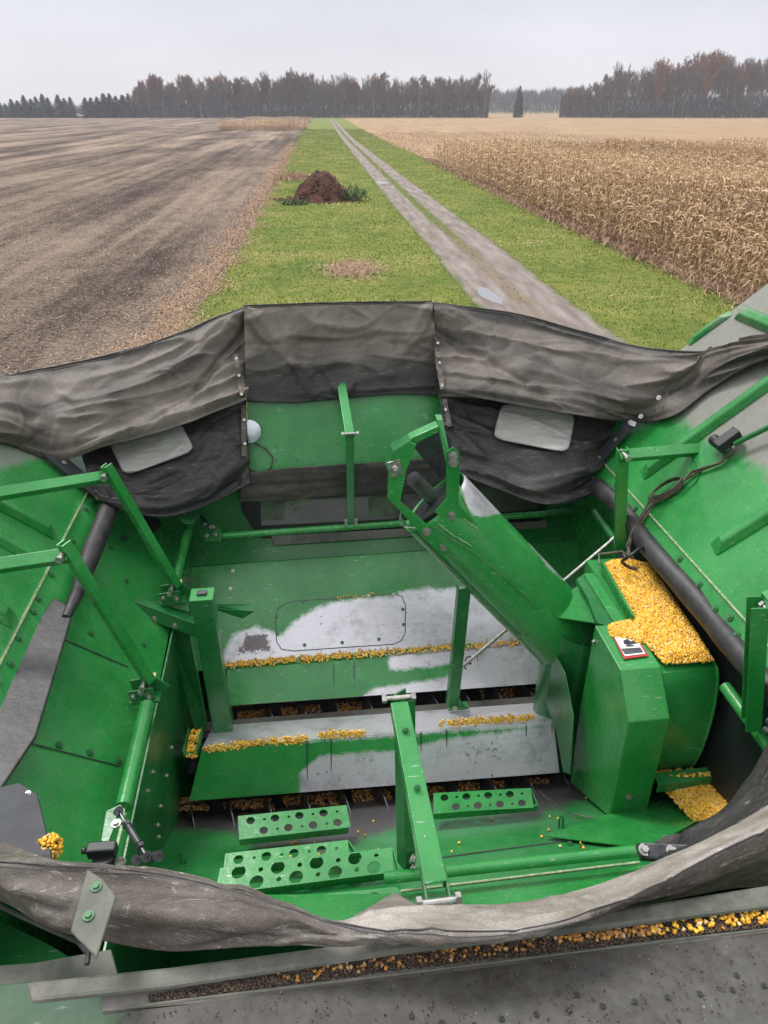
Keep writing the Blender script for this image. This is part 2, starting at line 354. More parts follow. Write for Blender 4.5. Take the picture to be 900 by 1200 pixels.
def pdist(u, v, poly):
    best = 1e9; n = len(poly)
    for i in range(n):
        (x1, y1), (x2, y2) = poly[i], poly[i - 1]; dx, dy = x2 - x1, y2 - y1
        t = max(0, min(1, ((u - x1) * dx + (v - y1) * dy) / (dx * dx + dy * dy + 1e-9)))
        best = min(best, math.hypot(u - x1 - t * dx, v - y1 - t * dy))
    return best if inpoly(u, v, poly) else -best
def region(polys, soft=12.0):
    """1 deep inside any of the outlines, 0 well outside, 0.5 on the line."""
    def f(u, v):
        return max(0, min(1, 0.5 + max(pdist(u, v, p) for p in polys) / (2 * soft)))
    return f
def quad(corners, nu=2, nv=2, wear=None, dust=None, bulge=0.0, smudge=None):
    """Subdivided sheet between four 3D corners (tl, tr, br, bl)."""
    a, b, c, d = corners; mb = MB(); W = []; Dd = []; Sm = []
    for j in range(nv):
        t = j / (nv - 1)
        for i in range(nu):
            s = i / (nu - 1); p = a.lerp(b, s).lerp(d.lerp(c, s), t)
            mb.v.append(p); u, v = pix(p)
            W.append(wear(u, v) if wear else 0.0); Dd.append(dust(u, v) if dust else 0.0); Sm.append(smudge(u, v) if smudge else 0.0)
    mb.f = [(j * nu + i, j * nu + i + 1, (j + 1) * nu + i + 1, (j + 1) * nu + i) for j in range(nv - 1) for i in range(nu - 1)]
    mb.at = {'wear': W, 'dust': Dd}
    if smudge: mb.at['smudge'] = Sm
    return mb
def fill(mb, fn, outline):
    """Flat polygon sheet on a plane function."""
    return mb.add([fn(*p) for p in outline], [tuple(range(len(outline)))])

# one bolt mesh shared by every bolt
def bolt_mesh(name, r, h, mat, washer=True):
    mb = MB()
    if washer: mb.tube(Vector((0, 0, -0.001)), Vector((0, 0, 0.003)), r * 1.55, r * 1.5, 14)
    mb.tube(Vector((0, 0, 0.0)), Vector((0, 0, h)), r, r * 0.92, 6)
    return mesh_of(name, mb, mat)
BOLT = bolt_mesh('bolt', 0.0085, 0.010, STEEL); BOLTG = bolt_mesh('bolt', 0.008, 0.008, GREEN_DUST)
RIVET = None
def bolt(p, n, parent, mesh=BOLT, s=1.0, name='bolt'):
    o = bpy.data.objects.new(name, mesh); link(o, parent)
    root = LOC0 if parent.type == 'EMPTY' else Vector((0, 0, 0))
    o.location = p - root; o.rotation_mode = 'QUATERNION'; o.rotation_quaternion = n.to_track_quat('Z', 'Y'); o.scale = (s, s, s)
    return o
# ================================================================== THE MACHINE
CB = thing('combine_harvester', 'green combine harvester with its grain tank open, folding covers raised and dusty tarp round it', 'combine harvester', LOC0)
V = Vector
DH = 1.45                                   # depth of the hinge rim below the lens
XL, XR = -0.90, 1.315                        # hinge lines, left and right
SL = 0.79
pLp = Plane(V((XL, 2, HC - DH)), V((XL, 3, HC - DH)), V((XL - SL * 0.5, 2, HC - DH + 0.5)))
pRp = Plane(V((XR, 2, HC - DH)), V((XR, 3, HC - DH)), V((XR + SL * 0.5, 2, HC - DH + 0.5)))
def Lp(h, Y, off=0.0): return V((XL - SL * h, Y, HC - DH + h)) + pLp.n * off
def Rp(h, Y, off=0.0): return V((XR + SL * h, Y, HC - DH + h)) + pRp.n * off
flap = Plane(Q(290, 545, 1.45), Q(515, 533, 1.45), Q(285, 362, 0.80))

# ---- side panels ------------------------------------------------------------
def dustR(u, v):
    edge = [(700, 330), (1100, 250), (1100, 570), (940, 600), (900, 575), (870, 545), (825, 520), (800, 500), (770, 470)]
    return region([edge], 30)(u, v) * 0.85
def side_panel(fn, pl, y0, y1, top, dust, lab, seamh, ribs, lip):
    lo_h = -.01 if fn is Rp else -.05
    mb = quad([fn(top, y1 - (.36 if fn is Rp else 0)), fn(top, y0), fn(lo_h, y0), fn(lo_h, y1 + (.08 if fn is Rp else 0))], 90, 50, dust=dust)
    o = part('side_panel', mb, GREEN, CB, lab, solid=0.006, off=-1)
    out = fn(1, 0) - fn(0, 0); out.normalize()
    for pa, pb, w, hgt in ribs:                                    # pressed ribs: raised trapezoid bars
        (h0, ya), (h1, yb) = pa, pb
        p0, p1 = fn(h0, ya), fn(h1, yb); d = (p1 - p0).normalized(); c = d.cross(pl.n).normalized()
        r = MB()
        for a, b in ((p0, p1),):
            L = (b - a).length; e = min(0.05, L * .2)
            vs = []
            for q, dd in ((a, 0), (b, 1)):
                ins = d * (e if dd == 0 else -e)
                vs += [q - c * w, q + c * w, q + ins + c * w * 0.45 + pl.n * hgt, q + ins - c * w * 0.45 + pl.n * hgt]
            r.add(vs, [(0, 1, 2, 3), (4, 7, 6, 5), (0, 4, 5, 1), (1, 5, 6, 2), (2, 6, 7, 3), (3, 7, 4, 0)])
        n = len(r.v); r.at = {'dust': [dust(*pix(p)) * .55 for p in r.v], 'wear': [0] * n}
        part('rib', r, GREEN, o, bevel=0.006)
    sm = MB(); sm.box(fn(seamh, (y0 + y1) / 2, 0.004), V((0, (y1 - y0) / 2, 0)), out * 0.0030, pl.n * 0.004)
    part('hinge_seam', sm, EDGE, o)
    rm = MB()                                                     # rolled outer lip
    a, b = fn(top, y0), fn(top, y1 - (.36 if fn is Rp else 0)); y1 -= .36 if fn is Rp else 0
    rm.box((a + b) / 2 + pl.n * 0.02, V((0, (y1 - y0) / 2, 0)), out * 0.025, pl.n * 0.03)
    part('outer_lip', rm, GREY_DUST, o, bevel=0.008)
    return o
noD = lambda u, v: 0.0
def dustL(u, v): return region([[(-200, 470), (60, 500), (64, 545), (20, 556), (-200, 566)]], 18)(u, v) * 0.7
def onR(u, v):                                                   # pixel -> (height on panel, Y)
    p = pRp(u, v); return p.z - (HC - DH), p.y
def onL(u, v):
    p = pLp(u, v); return p.z - (HC - DH), p.y
right_panel = side_panel(Rp, pRp, 0.75, 3.10, 1.0, dustR, 'right hand tank cover panel, dusty grey towards its top', 0.045,
    [((onR(752, 558)), (onR(960, 408)), 0.035, 0.03), ((onR(835, 645)), (onR(970, 560)), 0.035, 0.03),
     ((onR(806, 404)), (onR(858, 366)), 0.022, 0.02), ((onR(866, 366)), (onR(960, 405)), 0.035, 0.035)], None)
left_panel = side_panel(Lp, pLp, 0.75, 3.05, 1.0, dustL, 'left hand tank cover panel with pressed ribs', 0.035,
    [((onL(66, 628)), (onL(-60, 560)), 0.03, 0.028), ((onL(48, 660)), (onL(-60, 600)), 0.03, 0.028), ((onL(18, 730)), (onL(-80, 672)), 0.035, 0.03)], None)
for u, v in [(756, 628), (768, 640), (797, 655), (820, 685), (838, 714), (856, 724), (864, 744), (700, 552), (722, 568), (745, 596), (777, 648)]:
    if (u, v): bolt(pRp(u, v, 0.003), pRp.n, right_panel, BOLTG)
for u, v in [(107, 587), (101, 597), (85, 634), (60, 673), (45, 702), (39, 717), (22, 748), (12, 778), (-4, 800)]:
    bolt(pLp(u, v, 0.003), pLp.n, left_panel, BOLTG)
# long seams pressed into the right panel (thin bright edge from hinge corner)
for poly in ([(884, 432), (760, 560)], [(840, 665), (880, 640)]):
    pass

# ---- rubber seals along the hinges ------------------------------------------
def wob(p, a): return p + V((noise.noise(p * 3.1) * a, 0, noise.noise(p * 2.7 + V((5, 5, 5))) * a))
mb = MB(); pts = [wob(Q(715 + (905 - 715) * t, 585 + (815 - 585) * t, 1.475), 0.020) for t in [i / 14 for i in range(-1, 18)]]
mb.path(pts, 0.039, 12)
for i, p_ in enumerate(mb.v):
    c_ = pts[min(i // 12, len(pts) - 1)]; q_ = p_ - c_; q_ -= pRp.n * q_.dot(pRp.n) * .35; mb.v[i] = c_ + q_ * (1 + .22 * noise.noise(p_ * 9))
part('rubber_seal', mb, RUBBER, CB, 'black rubber hinge seal along the right cover', smooth=60)
mb = MB(); pts = [wob(Q(128 + (74 - 128) * t, 600 + (722 - 600) * t, 1.46), 0.016) for t in [i / 10 for i in range(-1, 11)]]
mb.path(pts, 0.038, 12)
for i, p_ in enumerate(mb.v):                        # the roll flattens towards its rear end
    t_ = (i // 12) / (len(mb.v) / 12 - 1); c_ = pts[min(i // 12, len(pts) - 1)]
    f_ = 1 - .62 * max(0, t_ - .45) / .55; mb.v[i] = c_ + (p_ - c_) * f_ + V((0, 0, -.02 * max(0, t_ - .45)))
part('rubber_seal', mb, RUBBER, CB, 'black rubber hinge seal at the front of the left cover', smooth=60)
mb = MB()
sl = Plane(Q(50, 740, 1.46), Q(0, 905, 1.47), Q(90, 740, 1.47)); fill(mb, sl, [(62, 700), (86, 712), (78, 742), (42, 862), (0, 925), (-60, 1010), (-90, 960), (0, 812), (36, 742)])
part('rubber_flap', mb, RUBBER, CB, 'flat scuffed rubber flap at the rear of the left hinge', solid=0.012, bevel=0.004)

# ---- left interior slope and its inner wall ----------------------------------
slopeL = [Q(120, 560, 1.50), Q(228, 590, 1.88), Q(138, 1050, 1.88), Q(-110, 1050, 1.50)]
pS = Plane(slopeL[0], slopeL[1], slopeL[2])
ls = part('side_slope', quad(slopeL, 30, 40, dust=lambda u, v: 0.1), GREEN, CB, 'sloping green plate on the left of the grain tank', solid=0.005, off=-1)
for a, b in (((58, 742), (150, 782)), ((27, 869), (140, 898))):
    mb = MB(); mb.path([pS(*a, 0.001), pS(*b, 0.001)], 0.0022, 6); part('plate_joint', mb, SHAFT, ls)
for u, v in [(107, 742), (168, 755), (33, 864), (70, 873), (106, 882), (139, 891), (131, 642), (153, 644), (148, 681), (200, 660)]:
    bolt(pS(u, v, 0.002), pS.n, ls, BOLTG)
mb = MB(); fill(mb, lambda u, v: pS(u, v, 0.003), [(172 + 16 * math.cos(a), 612 + 15 * math.sin(a)) for a in [i * .3927 for i in range(16)]])
part('round_opening', mb, BLACKP, ls)
mb = MB(); fill(mb, lambda u, v: pS(u, v, 0.003), [(145 + 4.5 * math.cos(a), 631 + 3 * math.sin(a)) for a in [i * .6283 for i in range(10)]])
part('drain_hole', mb, BLACKP, ls)
# vertical inner walls of the tank
XI = Q(190, 800, 1.87).x
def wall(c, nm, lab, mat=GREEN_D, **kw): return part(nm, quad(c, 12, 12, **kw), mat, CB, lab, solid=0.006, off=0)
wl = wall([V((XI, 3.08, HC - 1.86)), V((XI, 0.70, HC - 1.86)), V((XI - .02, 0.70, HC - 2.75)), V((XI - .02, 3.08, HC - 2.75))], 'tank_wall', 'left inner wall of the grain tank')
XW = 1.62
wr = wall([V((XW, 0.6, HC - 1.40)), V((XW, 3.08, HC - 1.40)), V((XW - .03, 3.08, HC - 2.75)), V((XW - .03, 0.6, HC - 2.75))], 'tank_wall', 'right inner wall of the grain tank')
pW = Plane(V((XI, 3, HC - 1.86)), V((XI, 1, HC - 1.86)), V((XI - .02, 1, HC - 2.75)))
for u, v in [(200, 876), (194, 909), (187, 945), (172, 927), (184, 967), (185, 981), (178, 905)]:
    bolt(pW(u, v, 0.004), pW.n, wl, BOLT, 0.7)

mb = quad([V((XR + .03, .95, HC - 1.47)), V((XR + .05, 2.45, HC - 1.47)), V((XR + .03, 2.45, HC - 2.7)), V((XR + .0, .95, HC - 2.7))], 24, 24)  # black sheet added so the slot beside the housing reads as deep shade
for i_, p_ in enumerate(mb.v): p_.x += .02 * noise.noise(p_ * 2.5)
part('shade_sheet', mb, BLACKP, CB, 'added black sheet for the deep shade below the right hinge seal beside the curved housing', smooth=60, solid=.006)
# ---- front wall with cab window ----------------------------------------------
YF = 3.10
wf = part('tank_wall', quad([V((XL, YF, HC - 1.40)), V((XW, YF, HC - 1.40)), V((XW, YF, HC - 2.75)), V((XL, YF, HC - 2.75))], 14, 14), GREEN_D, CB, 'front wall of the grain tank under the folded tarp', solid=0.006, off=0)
def yp(u, v, y): return QY(u, v, y)
mb = MB(); mb.poly_prism([yp(u, v, YF - .03) for u, v in [(280, 560), (640, 540), (640, 600), (630, 617), (320, 640), (300, 625), (284, 600)]], V((0, 0.02, 0)))
part('window_frame', mb, BLACKP, wf, bevel=0.004)
mb = MB(); mb.poly_prism([yp(u, v, YF - .036) for u, v in [(304, 562), (632, 545), (630, 596), (560, 603), (306, 616)]], V((0, 0.003, 0)))
part('cab_window', mb, GLASS, wf, label='dim cab window at the front of the tank')
for poly in ([(306, 583), (336, 581), (332, 608), (306, 610)], [(338, 582), (366, 580), (360, 592), (340, 593)], [(430, 580), (470, 577), (462, 604), (434, 606)], [(344, 596), (352, 595), (350, 602), (344, 602)]):  # pale plates on the pane, reflections put in as colour
    mb = MB(); mb.poly_prism([yp(u, v, YF - .040) for u, v in poly], V((0, 0.003, 0))); part('seat_reflection', mb, SEAT_REFL, wf)
mb = MB(); mb.poly_prism([yp(374, 632, YF - .06), yp(374, 650, YF - .06), yp(379, 650, YF - .06), yp(379, 632, YF - .06)], V((0, .03, 0)))
part('window_latch', mb, BLACKP, wf)
mb = MB(); mb.add([yp(318, 628, YF - .045), yp(640, 610, YF - .045), yp(642, 618, YF - .07), yp(322, 639, YF - .07)], [(0, 1, 2, 3)])
part('window_sill', mb, GREY_DUST, wf, solid=0.008)
# shelf between wall and the front slope
FTL, FTR, FBL, FBR = Q(240, 663, 1.95), Q(660, 634, 1.95), Q(262, 782, 2.27), Q(645, 752, 2.27)
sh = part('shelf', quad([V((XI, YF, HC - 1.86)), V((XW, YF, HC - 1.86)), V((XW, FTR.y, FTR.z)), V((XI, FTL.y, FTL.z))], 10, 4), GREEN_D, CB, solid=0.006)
silver1 = region([[(330, 742), (352, 722), (385, 706), (430, 700), (462, 698), (480, 690), (560, 688), (610, 684), (680, 690), (690, 790), (455, 772), (262, 790), (262, 762), (272, 744), (300, 733), (322, 742)]], 9)
pF = Plane(FTL, FTR, FBL)
# extend the slope a little past its visible ends so that it meets both walls
fs_ = part('front_slope', quad([pF(205, 666), pF(745, 626), pF(745, 746), pF(225, 787)], 110, 40, wear=silver1, dust=lambda u, v: .12, smudge=region([[(275, 770), (285, 742), (315, 738), (322, 765)]], 10)), GREEN, CB, 'front slope of the grain tank, paint worn to silver in the middle', solid=0.005, off=-1)
hl = [(322, 722), (326, 712), (338, 706), (440, 699), (535, 691), (535, 691)]
loop = [(323, 725), (325, 714), (334, 707), (350, 704), (410, 700), (462, 696), (471, 699), (475, 709), (475, 742), (470, 751), (461, 755), (400, 759), (345, 763), (330, 761), (324, 752)]
mb = MB(); mb.path([pF(u, v, 0.001) for u, v in loop], 0.0022, 6, closed=True); part('access_panel', mb, SHAFT, fs_)
for u, v in [(355, 705), (394, 702), (432, 698), (461, 697), (357, 756), (401, 753), (444, 749), (472, 714), (473, 732), (324, 723), (325, 743), (273, 669), (270, 690), (550, 700), (600, 694)]:
    bolt(pF(u, v, 0.001), pF.n, fs_, BOLTG if v > 700 else BOLT, 0.7)

# ---- cross auger covers, troughs ---------------------------------------------
def cover(back, ridge, front, dr, db, df, wear, lab):
    """Inverted V cover over one cross auger; three pixel pairs (left, right) at their depths."""
    b0, b1 = Q(*back[0], db), Q(*back[1], db); r0, r1 = Q(*ridge[0], dr), Q(*ridge[1], dr); f0, f1 = Q(*front[0], df), Q(*front[1], df)
    smg = lambda u, v: .55 * region([[(525, 862), (600, 850), (606, 905), (535, 910)], [(515, 770), (560, 765), (560, 800), (520, 802)]], 16)(u, v)
    mb = quad([r0, r1, f1, f0], 90, 24, wear=wear, dust=lambda u, v: 0.08, smudge=smg); m2 = quad([b0, b1, r1, r0], 90, 10, wear=wear, dust=lambda u, v: .3, smudge=smg)
    n = len(mb.v); mb.v += m2.v; mb.f += [tuple(i + n for i in f) for f in m2.f]
    for kk in mb.at: mb.at[kk] += m2.at[kk]
    o = part('auger_cover', mb, GREEN, CB, lab, solid=0.005, off=1)
    em = MB(); em.path([f0 + V((0, 0, .002)), f1 + V((0, 0, .002))], .0030, 6); part('edge_highlight', em, POLISH, o)  # thin pale tube drawn in as the highlight along the lower edge
    return o, Plane(r0, r1, f0), Plane(b0, b1, r0)
w1 = region([[(395, 840), (420, 822), (440, 806), (520, 795), (560, 770), (560, 740), (720, 740), (720, 840)], [(455, 768), (700, 748), (700, 765), (455, 786)]], 7)
c1, pc1, pc1b = cover([(262, 772), (645, 742)], [(266, 785), (660, 753)], [(268, 827), (650, 800)], 2.25, 2.28, 2.36, w1, 'front auger cover, half green and half worn silver')
w2 = region([[(350, 960), (352, 905), (372, 886), (440, 880), (470, 878), (520, 866), (640, 850), (700, 850), (700, 960)], [(220, 855), (235, 845), (700, 806), (700, 850), (545, 856), (420, 866), (300, 872), (220, 880)]], 7)
c2, pc2, pc2b = cover([(250, 852), (640, 824)], [(236, 880), (648, 845)], [(222, 938), (655, 905)], 2.20, 2.34, 2.37, w2, 'rear auger cover, mostly worn to silver')
def ushape(pl, cx, cyy, w, h, parent, tilt=-0.08, nm='clean_out_hatch'):
    pl0 = pl; pl = lambda u_, v_, o_: pl0(u_, v_, .0085)
    pts = [(-w, -h), (-w, h * .55), (-w * .75, h * .9), (-w * .35, h), (w * .35, h), (w * .75, h * .9), (w, h * .55), (w, -h)]
    mb = MB(); mb.path([pl(cx + x, cyy + y + x * tilt, 0.0015) for x, y in pts], 0.0024, 6); part(nm, mb, SHAFT, parent)
ushape(pc1, 403, 797, 12, 19, c1); ushape(pc1, 545, 782, 14, 20, c1)
ushape(pc2, 374, 893, 14, 27, c2); ushape(pc2, 508, 882, 15, 26, c2); ushape(pc2, 631, 872, 15, 24, c2)
for u, v in [(402, 792), (320, 811), (270, 802)]: bolt(pc1(u, v, .001), pc1.n, c1, BOLTG, 0.5)
def trough(y0, y1, dep, lab):
    mb = MB(); n = 12
    rows = []
    for i in range(n + 1):
        a = math.pi * i / n; yy = (y0 + y1) / 2 - math.cos(a) * (y1 - y0) / 2; zz = HC - dep - math.sin(a) * 0.16
        rows.append((yy, zz))
    for yy, zz in rows: mb.v += [V((XI - .02, yy, zz)), V((XW - .03, yy, zz))]
    mb.f = [(2 * i, 2 * i + 1, 2 * i + 3, 2 * i + 2) for i in range(n)]
    t = part('auger_trough', mb, SHAFT, CB, lab, smooth=60)
    yc = (y0 + y1) / 2
    mb = MB(); mb.tube(V((XI, yc, HC - dep - .03)), V((XW - .05, yc, HC - dep - .03)), 0.028, n=14); part('auger_shaft', mb, SHAFT, t, smooth=40)
    mb = MB(); prev = None; m = 15 * 14; vs = []; fs = []
    for i in range(m):
        a = 6.28318 * i / 15; x = XI + .02 + (XW - XI - .1) * i / (m - 1)
        for r in (0.028, 0.105): vs.append(V((x, yc + math.cos(a) * r, HC - dep - .03 + math.sin(a) * r)))
    fs = [(2 * i, 2 * i + 1, 2 * i + 3, 2 * i + 2) for i in range(m - 1)]
    mb.add(vs, fs); part('auger_flighting', mb, SHAFT, t, solid=0.004)
    return t
g1a, g1b = Q(270, 832, 2.42).y, Q(450, 850, 2.42)
yA0, yA1 = pc1(400, 820).y - 0.17, pc1(400, 820).y + 0.10
yB0, yB1 = pc2(400, 930).y - 0.14, pc2(400, 930).y + 0.10
trough(yA0, yA1, 2.46, 'front cross auger trough holding leftover kernels'); trough(yB0, yB1, 2.48, 'rear cross auger trough holding leftover kernels')
for nm, pts in (('floor_rail', [(240, 846), (640, 815), (640, 826), (236, 857)]),):
    pF2 = Plane(Q(240, 846, 2.37), Q(640, 815, 2.37), Q(236, 857, 2.35)); mb = MB(); fill(mb, pF2, pts); part(nm, mb, DECK, CB, solid=0.01)
mb = quad([V((XI - .02, YF, HC - 2.72)), V((XW, YF, HC - 2.72)), V((XW, 0.6, HC - 2.72)), V((XI - .02, 0.6, HC - 2.72))], 4, 4); part('tank_floor', mb, GREEN_D, CB, solid=0.02)

# ---- rear slope ---------------------------------------------------------------
D0, D1 = Q(450, 946, 2.43), Q(450, 1064, 1.86)
pD = Plane(V((0, D0.y, D0.z)), V((1, D0.y, D0.z)), V((0, D1.y, D1.z)))
darkband = region([[(180, 972), (180, 930), (700, 895), (720, 925), (640, 950), (628, 958), (510, 955), (420, 985), (395, 1000), (300, 995), (270, 975)]], 12)
rs = part('rear_slope', quad([pD(185, 962), pD(860, 893), pD(900, 1010), pD(150, 1090)], 110, 44, wear=darkband, dust=lambda u, v: 0.08), GREEN_SCUFF, CB, 'rear slope of the grain tank with scuffed dark band along the auger', solid=0.005, off=-1)
mb = MB(); fill(mb, lambda u, v: pD(u, v, 0.012), [(718, 958), (800, 925), (822, 965), (760, 1000), (640, 985)]); part('deflector_plate', mb, GREEN, rs, solid=0.004)
mb = MB(); mb.path([pD(672, 958, .013), pD(718, 968, .013), pD(760, 975, .013)], 0.003, 6); mb.path([pD(628, 925, .002), pD(660, 950, .002), pD(676, 962, .002)], 0.003, 6); part('weld_seam', mb, GREY_DUST, rs)
mb = MB(); mb.path([pD(515, 1006, .002), pD(650, 988, .002), pD(720, 975, .002)], 0.0025, 6); part('plate_joint', mb, SHAFT, rs)
for u, v in [(671, 972), (678, 983), (683, 993), (700, 985), (695, 970), (668, 990)]: bolt(pD(u, v, .003), pD.n, rs, BOLTG, .8)
for u, v in ((655, 970), (212, 1012)):
    mb = MB(); p = pD(u, v, 0); up = V((0, .25, .95)); mb.path([p, p + up * .035, p + V((.006, 0, 0)) + up * .05, p + V((.014, 0, 0)) + up * .035, p + V((.014, 0, 0))], 0.004, 8); part('lashing_loop', mb, GREEN_D, rs, smooth=60)
# rear rim: stepped lip behind the rear slope
rimA, rimB = Q(450, 1040, 1.80), Q(450, 1100, 1.70)
rr = MB()
pRim = Plane(V((0, Q(450, 1046, 1.86).y, HC - 1.86)), V((1, Q(450, 1046, 1.86).y, HC - 1.86)), V((0, Q(450, 1130, 1.62).y, HC - 1.62)))
fill(rr, pRim, [(178, 1052), (480, 1050), (700, 1028), (900, 985), (900, 992), (760, 1030), (700, 1058), (480, 1094), (178, 1106)])
part('rear_wall', rr, GREEN, CB, 'rear wall of the grain tank', solid=0.006, off=-1)
mb = MB(); a, b = pRim(470, 1050, .012), pRim(750, 1016, .012); mb.box((a + b) / 2, (b - a) / 2, V((0, .0035, 0)), V((0, 0, .004)))
a, b = pRim(480, 1040, .01), pRim(740, 1010, .01)
part('rim_strip', mb, EDGE, CB, bevel=.002)

# ---- cross tubes and rods ------------------------------------------------------
def tube(nm, p0, p1, r, mat=GREEN, lab=None, parent=CB, n=20): 
    mb = MB(); mb.tube(p0, p1, r, n=n); return part(nm, mb, mat, parent, lab, smooth=40)
YT = 2.90
frontrod = tube('cross_tube', QY(258, 628, YT), QY(640, 602, YT), 0.016, lab='front cross tube of the cover linkage')
tube('cross_tube', QY(640, 601, YT), QY(700, 597, YT), 0.016, GREEN_D, lab='right end of the front cross tube')
LRD = 1.74
lr0, lr1 = Q(223, 610, LRD), Q(205, 687, LRD)
def lrod(v): return Q(223 + (145 - 223) * (v - 610) / (945 - 610), v, LRD)
leftrod = part('torsion_tube', (lambda m: m.tube(lrod(612), lrod(688), .021, n=20))(MB()), GREEN, CB, 'front length of the left torsion tube', smooth=40)
leftrod2 = part('torsion_tube', (lambda m: m.tube(lrod(826), lrod(946), .024, n=20))(MB()), GREEN, CB, 'rear length of the left torsion tube', smooth=40)
tube('torsion_tube', Q(697, 600, 1.62), Q(735, 652, 1.62), .017, GREEN_D, 'front length of the right torsion tube')
rtube = tube('torsion_tube', Q(850, 805, 1.62), Q(915, 895, 1.62), .020, GREEN, 'rear length of the right torsion tube')
RD = 1.76
ra, rb = Q(450, 1029, RD), Q(745, 997, RD)
reartube = tube('cross_tube', Q(450, 1029, RD), rb, 0.0155, lab='rear cross tube of the cover linkage')
# black mount on the right end of the rear tube
mb = MB(); a, b = Q(748, 998, 1.40), Q(818, 1002, 1.33); mb.box((a + b) / 2, (b - a) / 2, V((0, .016, .006)), V((0, -.004, .012)))
o = part('tarp_clamp', mb, SHAFT, CB, 'dark clamp bar bolted over the rear right tarp edge', bevel=.005)
for u, v in ((753, 997), (786, 1000), (817, 1003)): bolt(a.lerp(b, (u - 748) / 70) + V((0, -.004, .012)), V((0, -.3, 1)), o, BOLT, 1.0)

# ---- cover linkage arms -----------------------------------------------------------
def arm(nm, p0, p1, side, w, h, lab, mat=GREEN, w1=None, h1=None, bolts=()):
    mb = MB(); mb.channel(p0, p1, side, w, h, w1=w1, h1=h1); o = part(nm, mb, mat, CB, lab, bevel=.0022)
    for t, s in bolts:
        p = p0.lerp(p1, t) + side.normalized() * .001; bolt(p, side.normalized(), o, BOLT, s)
    return o
toC = lambda p: (CAM - p).normalized()
def pivot(p, ax, parent, L=.05, r=.012):
    mb = MB(); mb.tube(p - ax * L / 2, p + ax * L / 2, r * .55, n=12); mb.tube(p - ax * (L / 2 + .010), p - ax * (L / 2), r, n=6); mb.tube(p + ax * (L / 2), p + ax * (L / 2 + .010), r, n=6)
    return part('pivot_bolt', mb, STEEL, parent)
# left pair: horizontal link out to the panel, lower link down to the torsion tube
for (jx, jy), (tx, ty), (ex, ey), who, w in (((124, 556), (203, 688), (-60, 594), 'front', .040), ((74, 649), (170, 800), (-60, 678), 'rear', .042)):
    base = Q(tx, ty, LRD - .03); Y0 = base.y; J = QY(jx, jy, Y0); E = pLp(ex, ey, .05)
    a1 = arm('linkage_arm', E, J + (J - E).normalized() * .012, V((0.25, -.6, 1)), w, .030, who + ' left cover arm, the upper link reaching out to the panel')
    d = (base - J).normalized(); side = V((-.75, -.75, .1))
    J2 = J + V((.0, -.004, .012))
    a2 = arm('linkage_arm', J2 - d * .02, base + d * .01, V((-.62, -.78, 0)), .034, .034, who + ' left cover arm, the lower link down to the torsion tube')
    pivot(J + V((0, -.012, .004)), V((0, 1, 0)), a2, .046, .013)
    pivot(base - d * .01 + V((0, -.01, 0)), V((0, 1, 0)), a2, .046, .011); pivot(base + d * .028, V((0, 1, 0)), a2, .046, .010)
    # clamp bracket on the tube
    mb = MB(); c = base + V((0, .02, -.02))
    mb.poly_prism([c + V((-.055, -.005, .02)), c + V((-.05, -.005, -.045)), c + V((.05, -.005, -.045)), c + V((.075, -.005, -.02)), c + V((.03, -.005, .03))], V((0, .006, 0)))
    mb.poly_prism([c + V((-.055, -.05, .01)), c + V((-.05, -.05, -.045)), c + V((.03, -.05, -.045)), c + V((.03, -.05, .02))], V((0, .006, 0)))
    mb.box(c + V((-.005, -.02, -.04)), V((.05, 0, 0)), V((0, .035, 0)), V((0, 0, .006)))
    br = part('clamp_bracket', mb, GREEN_D, CB, who + ' left clamp bracket on the torsion tube', bevel=.002)
    for dx, dz in ((-.04, -.01), (-.012, .005), (.012, -.02)): bolt(c + V((dx, -.052, dz)), V((0, -1, 0)), br, BOLT, .9)
    mb = MB(); mb.box(c + V((.012, .005, .028)), V((.022, 0, .0)), V((0, .010, 0)), V((0, 0, .004))); part('grease_tab', mb, YEL, br, bevel=.002)
# front arm: lower link up from the front tube, upper link to the centre flap
B0 = QY(411, 613, YT); J0 = QY(410, 508, 2.86); E0 = flap(399, 444, .02)
a = arm('linkage_arm', B0 + V((0, 0, -.005)), J0, V((-.05, -1, .25)), .036, .030, 'front centre cover arm, the lower link on the cross tube', GREEN_D)
for s in (-1, 1):
    for q in (0, .022): bolt(B0 + V((s * .024, -.018, q + .004)), V((0, -1, .2)), a, BOLT, .75)
a = arm('linkage_arm', J0 + V((0, -.006, 0)), E0, V((0, -.6, 1)), .040, .025, 'front centre cover arm, the upper link to the centre flap')
pivot(J0 + V((0, -.01, .004)), V((1, 0, 0)), a, .056, .010); pivot(E0, V((1, 0, 0)), a, .05, .010)
# right front arm
Yr = Q(731, 640, 1.60).y; B1 = Q(731, 640, 1.58); J1 = QY(730, 531, Yr); E1 = QY(850, 522, Yr)
a = arm('linkage_arm', B1 + V((0, 0, -.10)), J1 + V((0, 0, .012)), V((-.25, -1, .1)), .044, .036, 'right front cover arm, the upright link')
a = arm('linkage_arm', J1 + V((-.014, -.004, -.002)), E1, V((0, -.7, 1)), .044, .030, 'right front cover arm, the level link to the panel')
pivot(J1 + V((.0, -.02, 0)), V((0, 1, 0)), a, .05, .013); pivot(E1 + V((-.012, -.02, .01)), V((0, 1, 0)), a, .05, .013)
